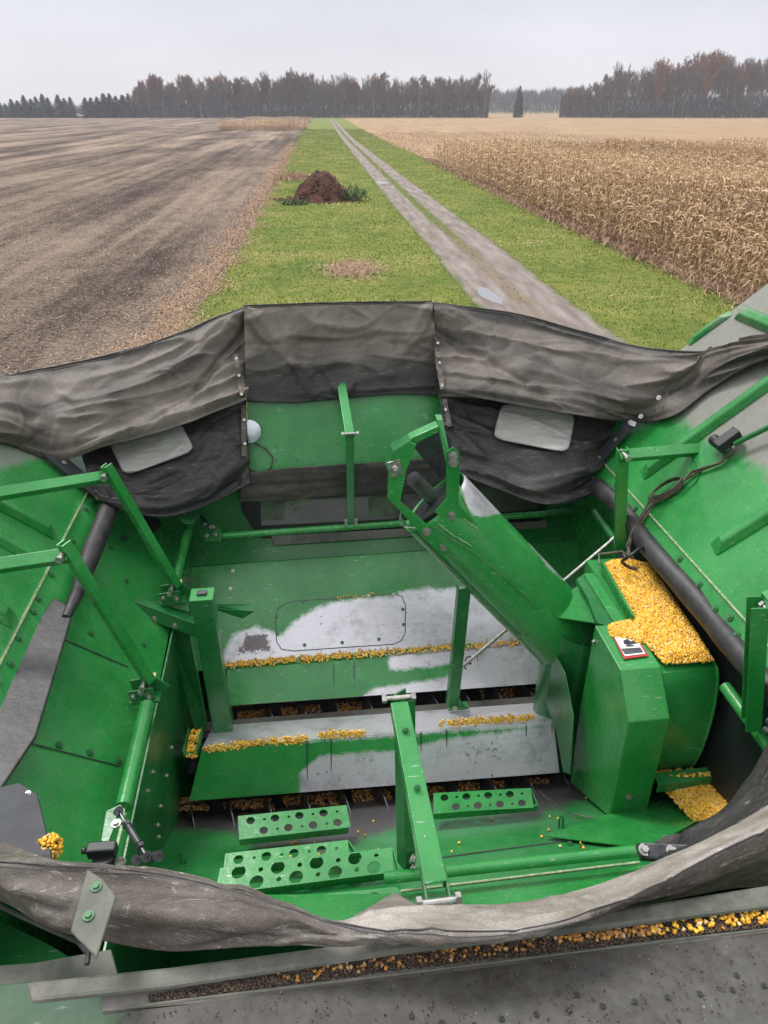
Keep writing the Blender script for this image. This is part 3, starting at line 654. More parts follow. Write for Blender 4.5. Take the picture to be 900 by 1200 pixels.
# right rear arm at the frame's edge
Yq = Q(890, 840, 1.60).y; B2 = Q(890, 850, 1.60); J2 = QY(899, 705, Yq)
a = arm('linkage_arm', B2, J2, V((1, -.35, .1)), .060, .045, 'right rear cover arm, the upright link by the picture edge')
pivot(J2 + V((0, -.02, -.02)), V((0, 1, 0)), a, .05, .013)
for dz in (0.02, .055): bolt(B2 + V((-.004, -.035, dz)), V((0, -1, .1)), a, BOLT, 1.1)
arm('linkage_arm', J2 + V((0, .01, .005)), J2 + V((.5, .01, .22)), V((-.4, -.2, 1)), .044, .03, 'right rear cover arm, the level link')
# rear arm
Yb = Q(470, 1012, RD).y; B3 = QY(470, 1016, Yb); J3 = QY(467, 819, Yb)
a = arm('linkage_arm', B3, J3, V((-.9, -.5, 0)), .040, .034, 'rear centre cover arm, the dark lower link', GREEN_D)
for dz in (.012, .055): bolt(B3 + V((.026, -.016, dz)), V((.8, -.6, 0)), a, BOLT, 1.0)
E3 = QX(516, 1058, J3.x + (.012)); E3 = Q(511, 1034, 1.24)
d = (E3 - J3).normalized()
a = arm('linkage_arm', J3 + V((0, -.012, .004)), E3, V((0, .45, 1)), .040, .030, 'rear centre cover arm, the long bright upper link', w1=.044, h1=.034)
pivot(J3 + V((0, -.004, .008)), V((1, 0, 0)), a, .056, .010)
for t in (.22, .55): bolt(J3.lerp(E3, t) + V((0, 0, .010)), V((0, .4, 1)), a, BOLTG, .6)
mb = MB()
for s in (-1, 1):
    c = E3 + V((s * .019, 0, -.012)); mb.poly_prism([c + V((0, .03, .012)), c + V((0, .03, -.012)), c + V((0, -.035, -.018)), c + V((0, -.04, .004))], V((s * .005, 0, 0)))
part('clevis', mb, GREEN_DUST, a, bevel=.002); pivot(E3 + V((0, -.030, -.012)), V((1, 0, 0)), a, .062, .013)

# ---- bracket and cables on the right panel --------------------------------------------
mb = MB(); c = pRp(862, 524, .05); mb.box(c, V((.035, 0, .03)), V((0, .022, 0)), V((-.012, 0, .016))); c2_ = pRp(848, 525, .04); mb.tube(c2_ + V((0, -.04, 0)), c2_ + V((0, .03, 0)), .022, n=16)
hb = part('cover_hinge_bracket', mb, BLACKP, CB, 'black hinge bracket where the right front arm meets the panel', bevel=.004)
tube('stay_rod', pRp(868, 527, .04), pRp(930, 500, .05), .010, GREEN_D, 'short dark stay rod above the hinge bracket')
rndc = random.Random(3)
cab = [(860, 530), (845, 545), (815, 558), (795, 572), (775, 585), (765, 592), (752, 612), (742, 628), (737, 645), (742, 655)]
wb = MB()
for k_ in range(4):
    pts = [pRp(u + rndc.uniform(-3, 3), v + rndc.uniform(-3, 3), .012 + .006 * (k_ % 2)) for u, v in cab]
    sm_ = []
    for i in range(len(pts) - 1): sm_ += [pts[i].lerp(pts[i + 1], t / 4) for t in range(4)]
    wb.path(sm_ + [pts[-1]], .0042, 6)
part('cable_bundle', wb, WIRE, CB, 'dark cable bundle tied up and running down the right panel', smooth=60)
wb = MB()
for k_ in range(4):
    c0 = (784 + k_ * 1.2, 578 - k_); pts = []
    for i in range(26):
        a = 6.28318 * i / 26; ca, sa = math.cos(a), math.sin(a)
        x, y = ca * (23 - k_ * 1.4), sa * (7.5 - k_ * .6); pts.append(pRp(c0[0] + x * .86 + y * .5 , c0[1] - x * .52 + y * .86, .02 + .004 * k_))
    wb.path(pts, .0042, 6, closed=True)
part('cable_loop', wb, WIRE, CB, 'coiled loops of dark cable on the right panel', smooth=60)
mb = MB(); cc = Q(748, 655, 1.50)
mb.path([cc + V((math.cos(a) * .05 - .01, 0.02 * math.sin(a * 2), math.sin(a) * .045)) for a in [i * .35 for i in range(2, 15)]], .0065, 8); part('hose_loop', mb, BLACKP, CB, 'black hose loop beside the right seal', smooth=60)
mb = MB(); mb.path([pRp(810, 530, .003), pRp(818, 545, .004), pRp(822, 552, .004), pRp(816, 565, .004), pRp(800, 580, .01)], .0025, 6); part('thin_wire', mb, GREEN_D, CB, smooth=60)

# ---- loading auger --------------------------------------------------------------------
TA, TB = V(Q(505, 584, 1.30)), V(Q(660, 742, 1.88))
ax = (TB - TA).normalized(); TR_ = 0.148
perp1 = V((0, -1, 0)) - ax * V((0, -1, 0)).dot(ax); perp1.normalize(); perp2 = ax.cross(perp1).normalized()
if perp2.z < 0: perp2 = -perp2
def tubept(s, a, r=TR_): return TA + ax * s + (perp1 * math.cos(a) + perp2 * math.sin(a)) * r
LT = (TB - TA).length
bare_p = region([[(536, 560), (545, 556), (578, 592), (585, 603), (560, 607), (556, 602), (552, 604), (545, 590)]], 4)
edge_p = region([[(600, 610), (612, 618), (640, 650), (668, 682), (668, 688), (640, 665), (616, 634)]], 5)
mb = MB(); W = []; nS, nA = 60, 96
for i in range(nS + 1):
    for j in range(nA):
        p = tubept(0.02 + (LT + .16) * i / nS, 6.28318 * j / nA); mb.v.append(p); u, v = pix(p); vis = (p - (TA + ax * (p - TA).dot(ax))).dot(toC(p)) > 0
        W.append(max(bare_p(u, v), 0.9 * edge_p(u, v)) if vis else 0)
for i in range(nS):
    for j in range(nA): mb.f.append((i * nA + j, i * nA + (j + 1) % nA, (i + 1) * nA + (j + 1) % nA, (i + 1) * nA + j))
mb.at = {'wear': W, 'dust': [0.0] * len(W)}
def tubehit(u, v, off=.007):
    d = ray(u, v).normalized(); w_ = CAM - TA; a0 = d - ax * d.dot(ax); b0 = w_ - ax * w_.dot(ax); R_ = TR_ + off
    A2, B2_, C2_ = a0.dot(a0), 2 * a0.dot(b0), b0.dot(b0) - R_ * R_; disc = max(0, B2_ * B2_ - 4 * A2 * C2_)
    return CAM + d * ((-B2_ - math.sqrt(disc)) / (2 * A2))
tb = part('auger_tube', mb, GREEN, CB, 'big slanting loading auger tube with a bare scuffed patch', smooth=60, solid=.005)
def seamline(pts, r, mat, nm='weld_seam'):
    mb = MB(); P = []
    for (a, b) in zip(pts, pts[1:]): P += [tubehit(a[0] + (b[0] - a[0]) * q / 6 + random.uniform(-.25, .25), a[1] + (b[1] - a[1]) * q / 6 + random.uniform(-.25, .25)) for q in range(6)]
    mb.path(P + [tubehit(*pts[-1])], r, 6); part(nm, mb, mat, tb)
seamline([(508, 617), (530, 632), (560, 651), (590, 676), (615, 698), (632, 717)], .0026, GREEN_DUST)
seamline([(537, 566), (543, 584), (549, 597)], .0022, EDGE); seamline([(514, 614), (532, 628), (553, 640)], .0020, EDGE); seamline([(532, 596), (548, 612), (560, 620)], .0020, EDGE)
seamline([(470, 608), (500, 637), (540, 676), (580, 716), (610, 745)], .004, GREEN_DUST, 'tube_flange')
# inside: shaft, motor cap, flighting seen through the open mouth
mb = MB(); mb.tube(TA - ax * .085 + perp2 * .0, TA + ax * (LT), .024, n=18); part('auger_shaft', mb, SHAFT, tb, smooth=40)
mb = MB(); vs = []; m = 90
for i in range(m):
    a = 6.28318 * i / 22; s = .03 + .5 * i / (m - 1)
    vs += [TA + ax * s + (perp1 * math.cos(a) + perp2 * math.sin(a)) * .024, TA + ax * s + (perp1 * math.cos(a) + perp2 * math.sin(a)) * .135]
mb.add(vs, [(2 * i, 2 * i + 1, 2 * i + 3, 2 * i + 2) for i in range(m - 1)]); part('auger_flighting', mb, POLISH, tb, solid=.004, smooth=50)
# hood frame round the mouth
hy = TA.y - TR_ - .01
def HY(u, v, dy=0.0): return QY(u, v, hy + dy)
hood = MB()
hood.poly_prism([HY(*p) for p in [(455, 552), (461, 530), (480, 518), (488, 521), (476, 552), (469, 588), (530, 640), (545, 655), (533, 668), (460, 590), (454, 586)]], V((0, .006, 0)))
hd = part('auger_hood', hood, GREEN, CB, 'open hood frame at the top of the loading auger', bevel=.002)
mb = MB(); mb.poly_prism([HY(*p) for p in [(523, 530), (531, 524), (539, 531), (538, 592), (552, 606), (566, 622), (548, 634), (509, 600), (523, 585)]], V((0, .006, 0)))
o = part('side_bracket', mb, GREEN, hd, bevel=.002)
for u, v in [(531, 534), (531, 542), (529, 604), (548, 623)]: bolt(HY(u, v, -.001), V((0, -1, .1)), o, BOLT, 1.35)
for u, v in [(500, 623), (520, 641)]: bolt(HY(u, v, -.001), V((0, -1, .1)), hd, BOLT, 1.35)
mb = MB()                                         # top sheets of the hood running forward
A_, B_, C_ = HY(461, 530), HY(490, 512), HY(523, 530)
back = V((0, .10, -.02))
for p, q in ((HY(455, 552), HY(461, 530)), (HY(461, 530), HY(482, 517))):
    mb.poly_prism([p, q, q + back, p + back], V((0, 0, .004)))
part('hood_sheet', mb, GREEN_D, hd)
mb = MB(); mb.poly_prism([QY(u, v, TA.y + .10) for u, v in [(478, 520), (500, 503), (515, 500), (529, 515), (530, 545), (515, 560), (488, 528)]], V((0, .004, 0)))
part('hood_back', mb, SHAFT, hd)
mb = MB(); mb.poly_prism([HY(512, 492, .07), HY(519, 492, .07), HY(527, 532, .01), HY(522, 540, .01)], V((.003, .05, 0))); part('hood_edge', mb, GREEN, hd)
mb = MB(); mb.poly_prism([HY(u, v, .05) for u, v in [(461, 526), (487, 511), (514, 499), (517, 505), (491, 518), (465, 532)]], V((0, .05, 0))); part('hood_top_edge', mb, GREEN, hd, bevel=.002)
# bearing plate
mb = MB(); c = HY(463, 549, -.004)
mb.box(c, V((.022, 0, .006)), V((-.006, 0, .030)), V((0, .003, 0)))
mb.tube(c, c + V((0, -.014, 0)), .017, .013, n=16); mb.tube(c + V((0, -.014, 0)), c + V((0, -.024, 0)), .008, n=6)
mb.tube(c + V((.012, 0, .022)), c + V((.012, -.010, .022)), .006, n=6); mb.tube(c + V((-.006, 0, -.022)), c + V((-.006, -.010, -.022)), .006, n=6)
part('bearing_flange', mb, STEEL, hd, bevel=.001)
mb = MB(); mb.tube(HY(484, 560, .02), HY(506, 582, .05), .027, n=20); part('drive_coupling', mb, SHAFT, hd, smooth=40)
mb = MB(); mb.tube(TA + ax * .015, TA + ax * .05, .11, n=32); part('end_disc', mb, BLACKP, tb, smooth=40)
mb = MB(); q = [HY(470, 600), HY(468, 612), HY(474, 618), HY(487, 619)]; mb.path(q, .003, 6); part('wire_loop', mb, STEEL, hd)
# gusset plate and collar where tube meets the elbow
mb = MB(); mb.poly_prism([Q(632, 720, 1.74), Q(677, 686, 1.66), Q(708, 680, 1.62), Q(737, 726, 1.62), Q(700, 730, 1.64)], V((0, 0, -.006)))
part('gusset_plate', mb, GREEN, CB, 'flat triangular gusset between auger tube and drive box', bevel=.002)
mb = MB(); sc_ = LT - .02
loopc = [tubept(LT * .985 + .02 * math.cos(a), a, TR_ + .003) for a in [i * .12 - .5 for i in range(22)]]; mb.path(loopc, .005, 6); part('weld_bead', mb, GREY_DUST, tb)
# vertical curved elbow housing (sump) below the tube
mb = MB(); W = []
XE = Q(640, 830, 2.05)
cyl0 = V((Q(672, 800, 2.0).x + .035, TB.y + .02, 0))
nA = 40; rE = .132
for i, dz in enumerate((1.78, 1.9, 2.1, 2.3, 2.5, 2.7)):
    for j in range(nA):
        a = 6.28318 * j / nA; mb.v.append(V((cyl0.x + math.cos(a) * rE * (1.0 if dz > 1.8 else .9), cyl0.y - .08 + math.sin(a) * rE * 1.1, HC - dz)))
for i in range(5):
    for j in range(nA): mb.f.append((i * nA + j, i * nA + (j + 1) % nA, (i + 1) * nA + (j + 1) % nA, (i + 1) * nA + j))
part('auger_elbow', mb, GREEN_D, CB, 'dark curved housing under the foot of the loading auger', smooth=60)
mb = MB(); XE2 = XE.x
prof = [(640, 772), (652, 768), (662, 790), (672, 840), (668, 908), (660, 905), (652, 860), (636, 812)]
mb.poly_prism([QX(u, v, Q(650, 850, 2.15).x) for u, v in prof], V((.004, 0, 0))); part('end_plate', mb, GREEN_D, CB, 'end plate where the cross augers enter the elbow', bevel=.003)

# ---- drive box (shield) and curved housing with the heap of corn -------------------------
XB = QX(700, 760, .99).x
XB = Q(697, 733, 1.60).x
side = [(697, 733), (727, 785), (737, 847), (713, 957), (668, 917), (680, 827)]
S3 = [QX(u, v, XB) for u, v in side]
WB = Q(777, 782, 1.60).x - XB
box = MB(); box.poly_prism(S3, V((WB, 0, 0)))
dbx = part('drive_shield', box, GREEN, CB, 'faceted green drive shield carrying a warning sticker', bevel=.004)
bolt(V((XB + .06, S3[3].y + .004, S3[3].z + .09)), V((0, -1, 0)), dbx, BOLT, 1.1)
for u, v in [(696, 752), (668, 905)]: bolt(QX(u, v, XB - .002), V((-1, 0, 0)), dbx, BOLT, .7)
TZ = S3[0].z
def ontop(u, v, o=0.0):
    r = ray(u, v); k_ = (TZ - HC) / r.z; return CAM + r * k_ + V((0, 0, o))
mb = MB(); fill(mb, lambda u, v: ontop(u, v, .0025), [(717, 745), (745, 745), (760, 769), (731, 773)]); lb = part('warning_sticker', mb, RED, dbx)
mb = MB(); fill(mb, lambda u, v: ontop(u, v, .0040), [(720, 748), (744, 747), (756, 767), (732, 770)]); part('sticker_face', mb, WHITE, lb)
mb = MB()
for i in range(5):
    t = i / 5; fill(mb, lambda u, v: ontop(u, v, .0052), [(727.5 + 5 * t, 761.5 + 7 * t), (750 + 4 * t, 760 + 6 * t), (750.6 + 4 * t, 760.8 + 6 * t), (728 + 5 * t, 762.4 + 7 * t)])
fill(mb, lambda u, v: ontop(u, v, .0052), [(730, 752), (735, 750), (739, 753), (745, 751), (747, 755), (741, 756), (736, 757), (731, 756)])
fill(mb, lambda u, v: ontop(u, v, .0052), [(733, 757.5), (741, 757), (744, 758.5), (734, 759)])
part('sticker_print', mb, INK, lb)
# curved housing: profile in YZ, extruded across
X0 = XB + WB - .004; X1 = Q(842, 778, 1.60).x
yb = ontop(760, 655).y + .05; yr = ontop(806, 779).y
prof = [(yb, TZ - .02)]
prof.append((yr + .02, TZ - .02))
Rz = (TZ) - (QY(806, 905, yr - .02).z); 
for i in range(1, 15):
    a = math.pi * .5 - math.pi * 1.0 * i / 15
    prof.append((yr + .01 - math.cos(a) * .06, TZ - .02 - Rz / 2 + math.sin(a) * Rz / 2))
prof += [(yr + .15, TZ - Rz - .05), (yb, TZ - Rz - .05)]
mb = MB(); mb.poly_prism([V((X0, y, z)) for y, z in prof], V((X1 - X0, 0, 0)))
hs = part('curved_housing', mb, GREEN, CB, 'rounded green elevator head housing with kernels heaped on top', smooth=35)
mb = MB(); rimp = [V((X1, y, z)) for y, z in prof[:-2]]
mb.path([p + V((.004, 0, 0)) for p in rimp], .006, 8); part('housing_rim', mb, GREEN, hs, smooth=60)
# low walls that hold the heap
mb = MB(); a, b = ontop(705, 664, .0), ontop(741, 728, .0); mb.box((a + b) / 2 + V((0, 0, .008)), (b - a) / 2, V((.005, 0, 0)), V((0, 0, .018)))
a2_, b2_ = ontop(690, 672, -.01), ontop(728, 732, -.01); mb.box((a2_ + b2_) / 2, (b2_ - a2_) / 2, V((.020, 0, 0)), V((0, 0, .012)))
part('housing_lip', mb, GREEN, hs, bevel=.002)
mb = MB(); mb.path([ontop(701, 668, .03), ontop(700, 658, .035), ontop(728, 654, .035), ontop(731, 660, .03)], .004, 8); part('wire_handle', mb, STEEL, hs, smooth=60)
mb = MB()
arcp = [(676, 676), (684, 671), (694, 670), (706, 678), (716, 694), (726, 714), (733, 730)]
fill(mb, lambda u, v: ontop(u, v, -.01), arcp + [(720, 733), (700, 727), (690, 700)]); part('cover_arc', mb, GREEN_D, hs, solid=.02)

mb = MB(); a, b = Q(768, 913, 2.03), Q(833, 905, 2.03); mb.box((a + b) / 2, (b - a) / 2, V((0, .022, 0)), V((0, 0, .004))); mb.box((a + b) / 2 + V((0, -.022, -.02)), (b - a) / 2, V((0, .003, 0)), V((0, 0, .02)))
part('catch_ledge', mb, GREEN_SCUFF, CB, 'narrow dirty ledge with kernels below the curved housing', bevel=.002)

# ---- struts ------------------------------------------------------------------------------
mb = MB(); a, b = Q(735, 618, 1.56), Q(543, 780, 2.12); mb.tube(a, b, .0085, n=12); d = (b - a).normalized()
mb.tube(a, a + d * .09, .011, n=12); mb.tube(a - d * .01, a + d * .02, .016, n=12)
part('stay_rod', mb, STEEL, CB, 'long zinc stay rod crossing behind the auger tube', smooth=40)
YP = 2.50
p1 = Q(531, 828, 2.28); p0 = QY(545, 690, p1.y - .03)
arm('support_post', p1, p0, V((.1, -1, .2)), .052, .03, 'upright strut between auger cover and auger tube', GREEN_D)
mb = MB(); c = p1; mb.box(c + V((.02, 0, 0)), V((.045, 0, 0)), V((0, .02, 0)), V((0, 0, .006))); mb.poly_prism([c + V((.02, -.01, 0)), c + V((.055, -.01, 0)), c + V((.02, -.01, .06))], V((0, .005, 0)))
o = part('strut_foot', mb, GREEN_D, CB, bevel=.002); bolt(c + V((0, -.03, .02)), V((0, -1, .3)), o, BOLT, .8)
mb = MB(); q = Q(549, 770, 2.16); mb.path([q + V((math.cos(a) * .012 * (1 + a * .02), math.sin(a) * .012, -.006 * a)) for a in [i * .5 for i in range(22)]], .004, 6); part('cable_coil', mb, WIRE, CB, smooth=60)

# ---- left post group --------------------------------------------------------------------------
PB, PT_ = Q(262, 853, 2.30), None
PT_ = QY(237, 698, PB.y - .01)
mb = MB(); d = (PT_ - PB).normalized(); xx = V((1, 0, 0)); xx = (xx - d * xx.dot(d)).normalized(); yy = d.cross(xx)
def ring(c, w, h): return [c - xx * w - yy * h, c + xx * w - yy * h, c + xx * w + yy * h, c - xx * w + yy * h]
mb.add(ring(PB, .040, .035) + ring(PT_, .040, .035), [(0, 1, 5, 4), (1, 2, 6, 5), (2, 3, 7, 6), (3, 0, 4, 7), (3, 2, 1, 0), (4, 5, 6, 7)])
po = part('support_post', mb, GREEN_D, CB, 'square upright post at the left of the front auger cover', bevel=.005)
mb = MB(); mb.box(PT_ + d * .004, xx * .044, yy * .039, d * .004); cpo = part('post_cap', mb, GREEN, po, bevel=.002)
mb = MB(); mb.box(PT_ + d * .012, xx * .018, yy * .012, d * .006); part('cap_block', mb, SHAFT, cpo, bevel=.001)
mb = MB(); mb.poly_prism([Q(196, 735, 1.90), Q(222, 742, 1.90), QY(243, 850, PB.y + .03), QY(228, 856, PB.y + .03)], V((0, .02, 0))); part('post_web', mb, GREEN_D, po, bevel=.003)
mb = MB(); p0, p1 = Q(100, 692, 1.70), Q(232, 740, 1.86)
mb.channel(p0, p1, V((.05, -1, .12)), .060, .045); bb = part('support_beam', mb, GREEN_D, CB, 'bolted angle beam from the left slope to the post', bevel=.003)
for u, v in [(139, 711), (160, 718), (181, 725), (205, 733)]:
    r_ = Plane(p0, p1, p0 + V((.05, -1, .12)).cross(p1 - p0)); bolt(r_(u, v, .002), V((.05, -1, .12)).normalized(), bb, BOLT, 1.0)
mb = MB(); q = [Q(168, 705, 1.80), Q(220, 702, 1.80), Q(222, 716, 1.84), Q(205, 722, 1.86)]; mb.poly_prism(q, V((0, 0, -.005))); part('gusset_plate', mb, GREEN, CB, bevel=.002)
mb = MB(); q = [Q(254, 708, 1.88), Q(292, 708, 1.88), Q(297, 716, 1.88), Q(284, 724, 1.92), Q(254, 714, 1.90)]; mb.poly_prism(q, V((0, 0, -.006))); part('deflector_fin', mb, GREEN_D, CB, bevel=.002)
# kernel-filled bearing brackets at both ends of the rear cover
for (u, v), lab, sx in (((227, 872), 'left bearing bracket filled with kernels', 1), ((650, 828), 'right bearing bracket filled with kernels', -1)):
    c = Q(u, v, 2.22); mb = MB(); mb.box(c, V((.028, 0, 0)), V((0, .075, -.02)), V((0, 0, .006)))
    mb.box(c + V((.026, 0, .015)), V((.003, 0, 0)), V((0, .08, -.02)), V((0, 0, .018))); mb.box(c + V((-.026, 0, .015)), V((.003, 0, 0)), V((0, .08, -.02)), V((0, 0, .018)))
    part('bearing_bracket', mb, GREEN, CB, lab, bevel=.002)
    mb = MB(); mb.tube(c + V((0, -.09, -.05)), c + V((.0, .02, -.05)), .022, n=16); part('bearing', mb, BLACKP, CB, smooth=40)

# ---- linkage hardware: turnbuckles ---------------------------------------------------------------
def turnbuckle(p, q, lab, s=1.0):
    mb = MB(); d = (q - p).normalized(); L = (q - p).length
    mb.tube(p, q, .006 * s, n=10); mb.tube(p + d * L * .30, p + d * L * .72, .010 * s, n=12)
    for t in (.26, .74): mb.tube(p + d * (L * t), p + d * (L * t + .012), .013 * s, n=6)
    o = part('turnbuckle', mb, SHAFT, CB, lab, bevel=.0008)
    for e in (p, q):
        m2 = MB(); ax_ = V((0, -.8, .6)).normalized(); m2.tube(e - ax_ * .009, e + ax_ * .009, .0125 * s, n=16); m2.tube(e + ax_ * .009, e + ax_ * .018, .007 * s, n=6); part('rod_end', m2, SHAFT, o)
    return o
turnbuckle(Q(139, 951, 1.70), Q(172, 1004, 1.72), 'turnbuckle at the rear left corner')
turnbuckle(Q(228, 598, 1.70), Q(248, 618, 1.70), 'turnbuckle at the front left corner', .8)
turnbuckle(Q(160, 1007, 1.74), Q(186, 1003, 1.72), 'short ball link at the rear left corner')
# brackets at the tube ends
def platepoly(nm, pts, D, mat, lab=None, t=.006, bolts=(), parent=CB, bm_=None):
    mb = MB(); P = [Q(u, v, D if not isinstance(D, (list, tuple)) else D[i]) for i, (u, v) in enumerate(pts)]
    nn = (P[1] - P[0]).cross(P[2] - P[0]).normalized()
    if nn.dot(CAM - P[0]) < 0: nn = -nn
    mb.poly_prism(P, -nn * t); o = part(nm, mb, mat, parent, lab, bevel=.002)
    for u, v, s in bolts:
        r_ = ray(u, v); k_ = (P[0] - CAM).dot(nn) / r_.dot(nn); bolt(CAM + r_ * k_ + nn * .001, nn, o, bm_ or BOLT, s)
    return o
platepoly('crank_plate', [(213, 592), (221, 588), (232, 590), (234, 604), (227, 612), (216, 614), (208, 606)], 1.66, GREEN_D, 'crank plate at the front end of the left torsion tube', bolts=[(216, 602, .8), (229, 596, .9)])
platepoly('crank_plate', [(234, 608), (246, 606), (258, 620), (258, 634), (240, 634)], [1.70, 1.68, 1.68, 1.72, 1.74], GREEN_D, 'crank plate at the left end of the front cross tube', bolts=[(240, 615, .9), (250, 618, .9), (253, 627, .8), (243, 628, .8)])
platepoly('crank_plate', [(124, 950), (141, 942), (147, 948), (146, 962), (134, 970), (126, 990), (118, 985)], 1.70, GREEN_D, 'crank plate at the rear end of the left torsion tube', bolts=[(136, 966, 1.0)])
platepoly('mounting_bracket', [(92, 1011), (135, 1004), (146, 1005), (154, 1028), (120, 1034)], [1.58, 1.60, 1.60, 1.66, 1.62], GREEN_D, 'green mounting bracket at the rear left corner', bolts=[(141, 1011, 1.1)])
mb = MB(); c = Q(120, 996, 1.56); mb.box(c, V((.034, 0, -.002)), V((0, .014, 0)), V((0, 0, .016))); mb.tube(c + V((.002, -.01, -.05)), c + V((.002, -.01, -.01)), .026, n=18); mb.tube(c + V((-.036, 0, .004)), c + V((-.048, 0, .004)), .009, n=6)
part('rubber_bumper', mb, BLACKP, CB, 'black bumper block at the rear left corner', bevel=.004)
platepoly('edge_strip', [(156, 903), (160, 905), (138, 994), (134, 994)], 1.80, EDGE, t=.003)
mb = MB(); mb.path([Q(224, 634, 1.78), Q(236, 640, 1.8), Q(246, 648, 1.82), Q(238, 655, 1.84), Q(234, 668, 1.86), Q(232, 684, 1.86), Q(236, 692, 1.86), Q(230, 690, 1.84)], .0025, 6)
mb.path([Q(206, 684, 1.72), Q(216, 680, 1.76), Q(230, 678, 1.84)], .0022, 6); part('loose_wire', mb, WIRE, CB, smooth=60)
platepoly('crank_plate', [(722, 645), (742, 640), (748, 660), (760, 664), (758, 676), (728, 672)], 1.60, BLACKP, 'dark linkage plates at the foot of the right front arm', bolts=[(733, 650, 1.0), (757, 640, 1.0), (745, 668, .9)])

# ---- perforated steps --------------------------------------------------------------------------
def step(corners, nrow, ncol, lab, hang=.03, seed=0, big=.021):
    """Perforated tread: flat top with real holes, and a turned-down front lip."""
    tl, tr, br, bl = corners; ex = (tr - tl); ey = (bl - tl); Lx, Ly = ex.length, ey.length; ux, uy = ex.normalized(), ey.normalized(); n = ux.cross(uy).normalized()
    if n.z < 0: n = -n
    bm = bmesh.new(); holes = []
    for i in range(ncol):
        for j in range(nrow):
            cx_ = (i + .5 + (.0 if j % 2 == 0 else .5)) / (ncol + .5) * Lx; cy_ = (j + .5) / nrow * Ly
            holes.append((cx_, cy_, big)); 
            if nrow > 1: holes.append((cx_ + Lx / ncol * .5, cy_ - (.10 if j == 0 else -.10) * Ly * .0, big * .36))
            else: holes.append((cx_ + Lx / ncol * .5, cy_, big * .36))
    holes = [h for h in holes if h[2] < h[0] < Lx - h[2]]
    # build as cells: each hole sits in its own rectangular cell ring
    xs = sorted(set([0, Lx] )); 
    mb = MB()
    # grid of square cells fine enough to carve circular holes
    c = .0045; nx, ny = int(Lx / c), int(Ly / c); cxs, cys = Lx / nx, Ly / ny; idx = {}
    def snap(x, y):
        for hx, hy_, hr in holes:
            dd = math.hypot(x - hx, y - hy_)
            if abs(dd - hr) < c * .75 and dd > 1e-6: return hx + (x - hx) * hr / dd, hy_ + (y - hy_) * hr / dd
        return x, y
    vs = []
    for j in range(ny + 1):
        for i in range(nx + 1):
            x, y = i * cxs, j * cys
            if 0 < i < nx and 0 < j < ny: x, y = snap(x, y)
            vs.append(tl + ux * x + uy * y)
    fs = []
    for j in range(ny):
        for i in range(nx):
            x, y = (i + .5) * cxs, (j + .5) * cys
            if any(math.hypot(x - hx, y - hy_) < hr for hx, hy_, hr in holes): continue
            fs.append((j * (nx + 1) + i, j * (nx + 1) + i + 1, (j + 1) * (nx + 1) + i + 1, (j + 1) * (nx + 1) + i))
    mb.add(vs, fs)
    o = part('step', mb, GREEN, CB, lab, solid=.003, off=0)
    m2 = MB(); m2.poly_prism([bl + n * .0016, br + n * .0016, br - n * hang, bl - n * hang], uy * .004)
    m2.poly_prism([tl - n * .002, tr - n * .002, tr - n * hang, tl - n * hang], -uy * .004)
    for a_, b_ in ((tl, bl), (tr, br)): m2.poly_prism([a_ - n * .002, b_ - n * .002, b_ - n * hang, a_ - n * hang], ux * .003)
    part('step_lip', m2, GREEN, o)
    return o
def stepq(tl, tr, br, bl, D0_, D1_): return [Q(*tl, D0_), Q(*tr, D0_), Q(*br, D1_), Q(*bl, D1_)]
step(stepq((279, 957), (406, 944), (407, 969), (280, 983), 2.12, 2.12), 2, 4, 'short perforated step nearest the auger gap, left of the rear arm', big=.0145)
step(stepq((508, 930), (622, 924), (630, 943), (508, 953), 2.16, 2.16), 2, 4, 'short perforated step right of the rear arm', big=.0145)
step(stepq((264, 1001), (408, 985), (420, 1004), (262, 1018), 1.99, 1.99), 1, 4, 'narrow back part of the perforated double step', big=.015)
step(stepq((258, 1018), (460, 994), (467, 1020), (252, 1047), 1.93, 1.93), 2, 4, 'wide perforated step', big=.020)
step(stepq((300, 1056), (465, 1040), (470, 1052), (310, 1072), 1.88, 1.88), 1, 5, 'lowest perforated strip half under the tarp', hang=.015, big=.014)

# ---- centre flap -------------------------------------------------------------------------------------
cf = part('centre_flap', quad([flap(288, 376), flap(508, 371), flap(524, 548), flap(291, 560)], 40, 40, dust=lambda u, v: .12 + .1 * (v < 500)), GREEN, CB, 'front centre cover flap, lightly dusty green', solid=.006, off=-1)
mb = MB(); mb.path([flap(300, 522, .002), flap(400, 517, .002), flap(512, 509, .002)], .0022, 6); part('fold_line', mb, EDGE, cf)
for u, v in [(310, 525), (323, 523), (324, 540), (396, 520), (348, 538), (500, 512)]: bolt(flap(u, v, .002), flap.n, cf, BOLTG, .8)

# ---- work lamp ------------------------------------------------------------------------------------------
c = flap(293, 506, .05); nn = toC(c); nn = (nn + V((0, -.4, .2))).normalized(); a_ = nn.orthogonal().normalized(); b_ = nn.cross(a_)
mb = MB(); rings = [(-.035, .012), (-.03, .030), (-.012, .048), (0, .052)]
for z_, r in rings: mb.v += [c + nn * z_ + (a_ * math.cos(i * .2618) + b_ * math.sin(i * .2618)) * r for i in range(24)]
for i in range(3): mb.f += [(i * 24 + j, i * 24 + (j + 1) % 24, (i + 1) * 24 + (j + 1) % 24, (i + 1) * 24 + j) for j in range(24)]
wlp = part('work_lamp', mb, BLACKP, CB, 'round work lamp by the left edge of the centre flap', smooth=50)
mb = MB(); mb.v = [c + nn * .014]
for z_, r in ((.011, .022), (.006, .042), (0, .0535), (-.008, .0535)): mb.v += [c + nn * z_ + (a_ * math.cos(i * .2618) + b_ * math.sin(i * .2618)) * r for i in range(24)]
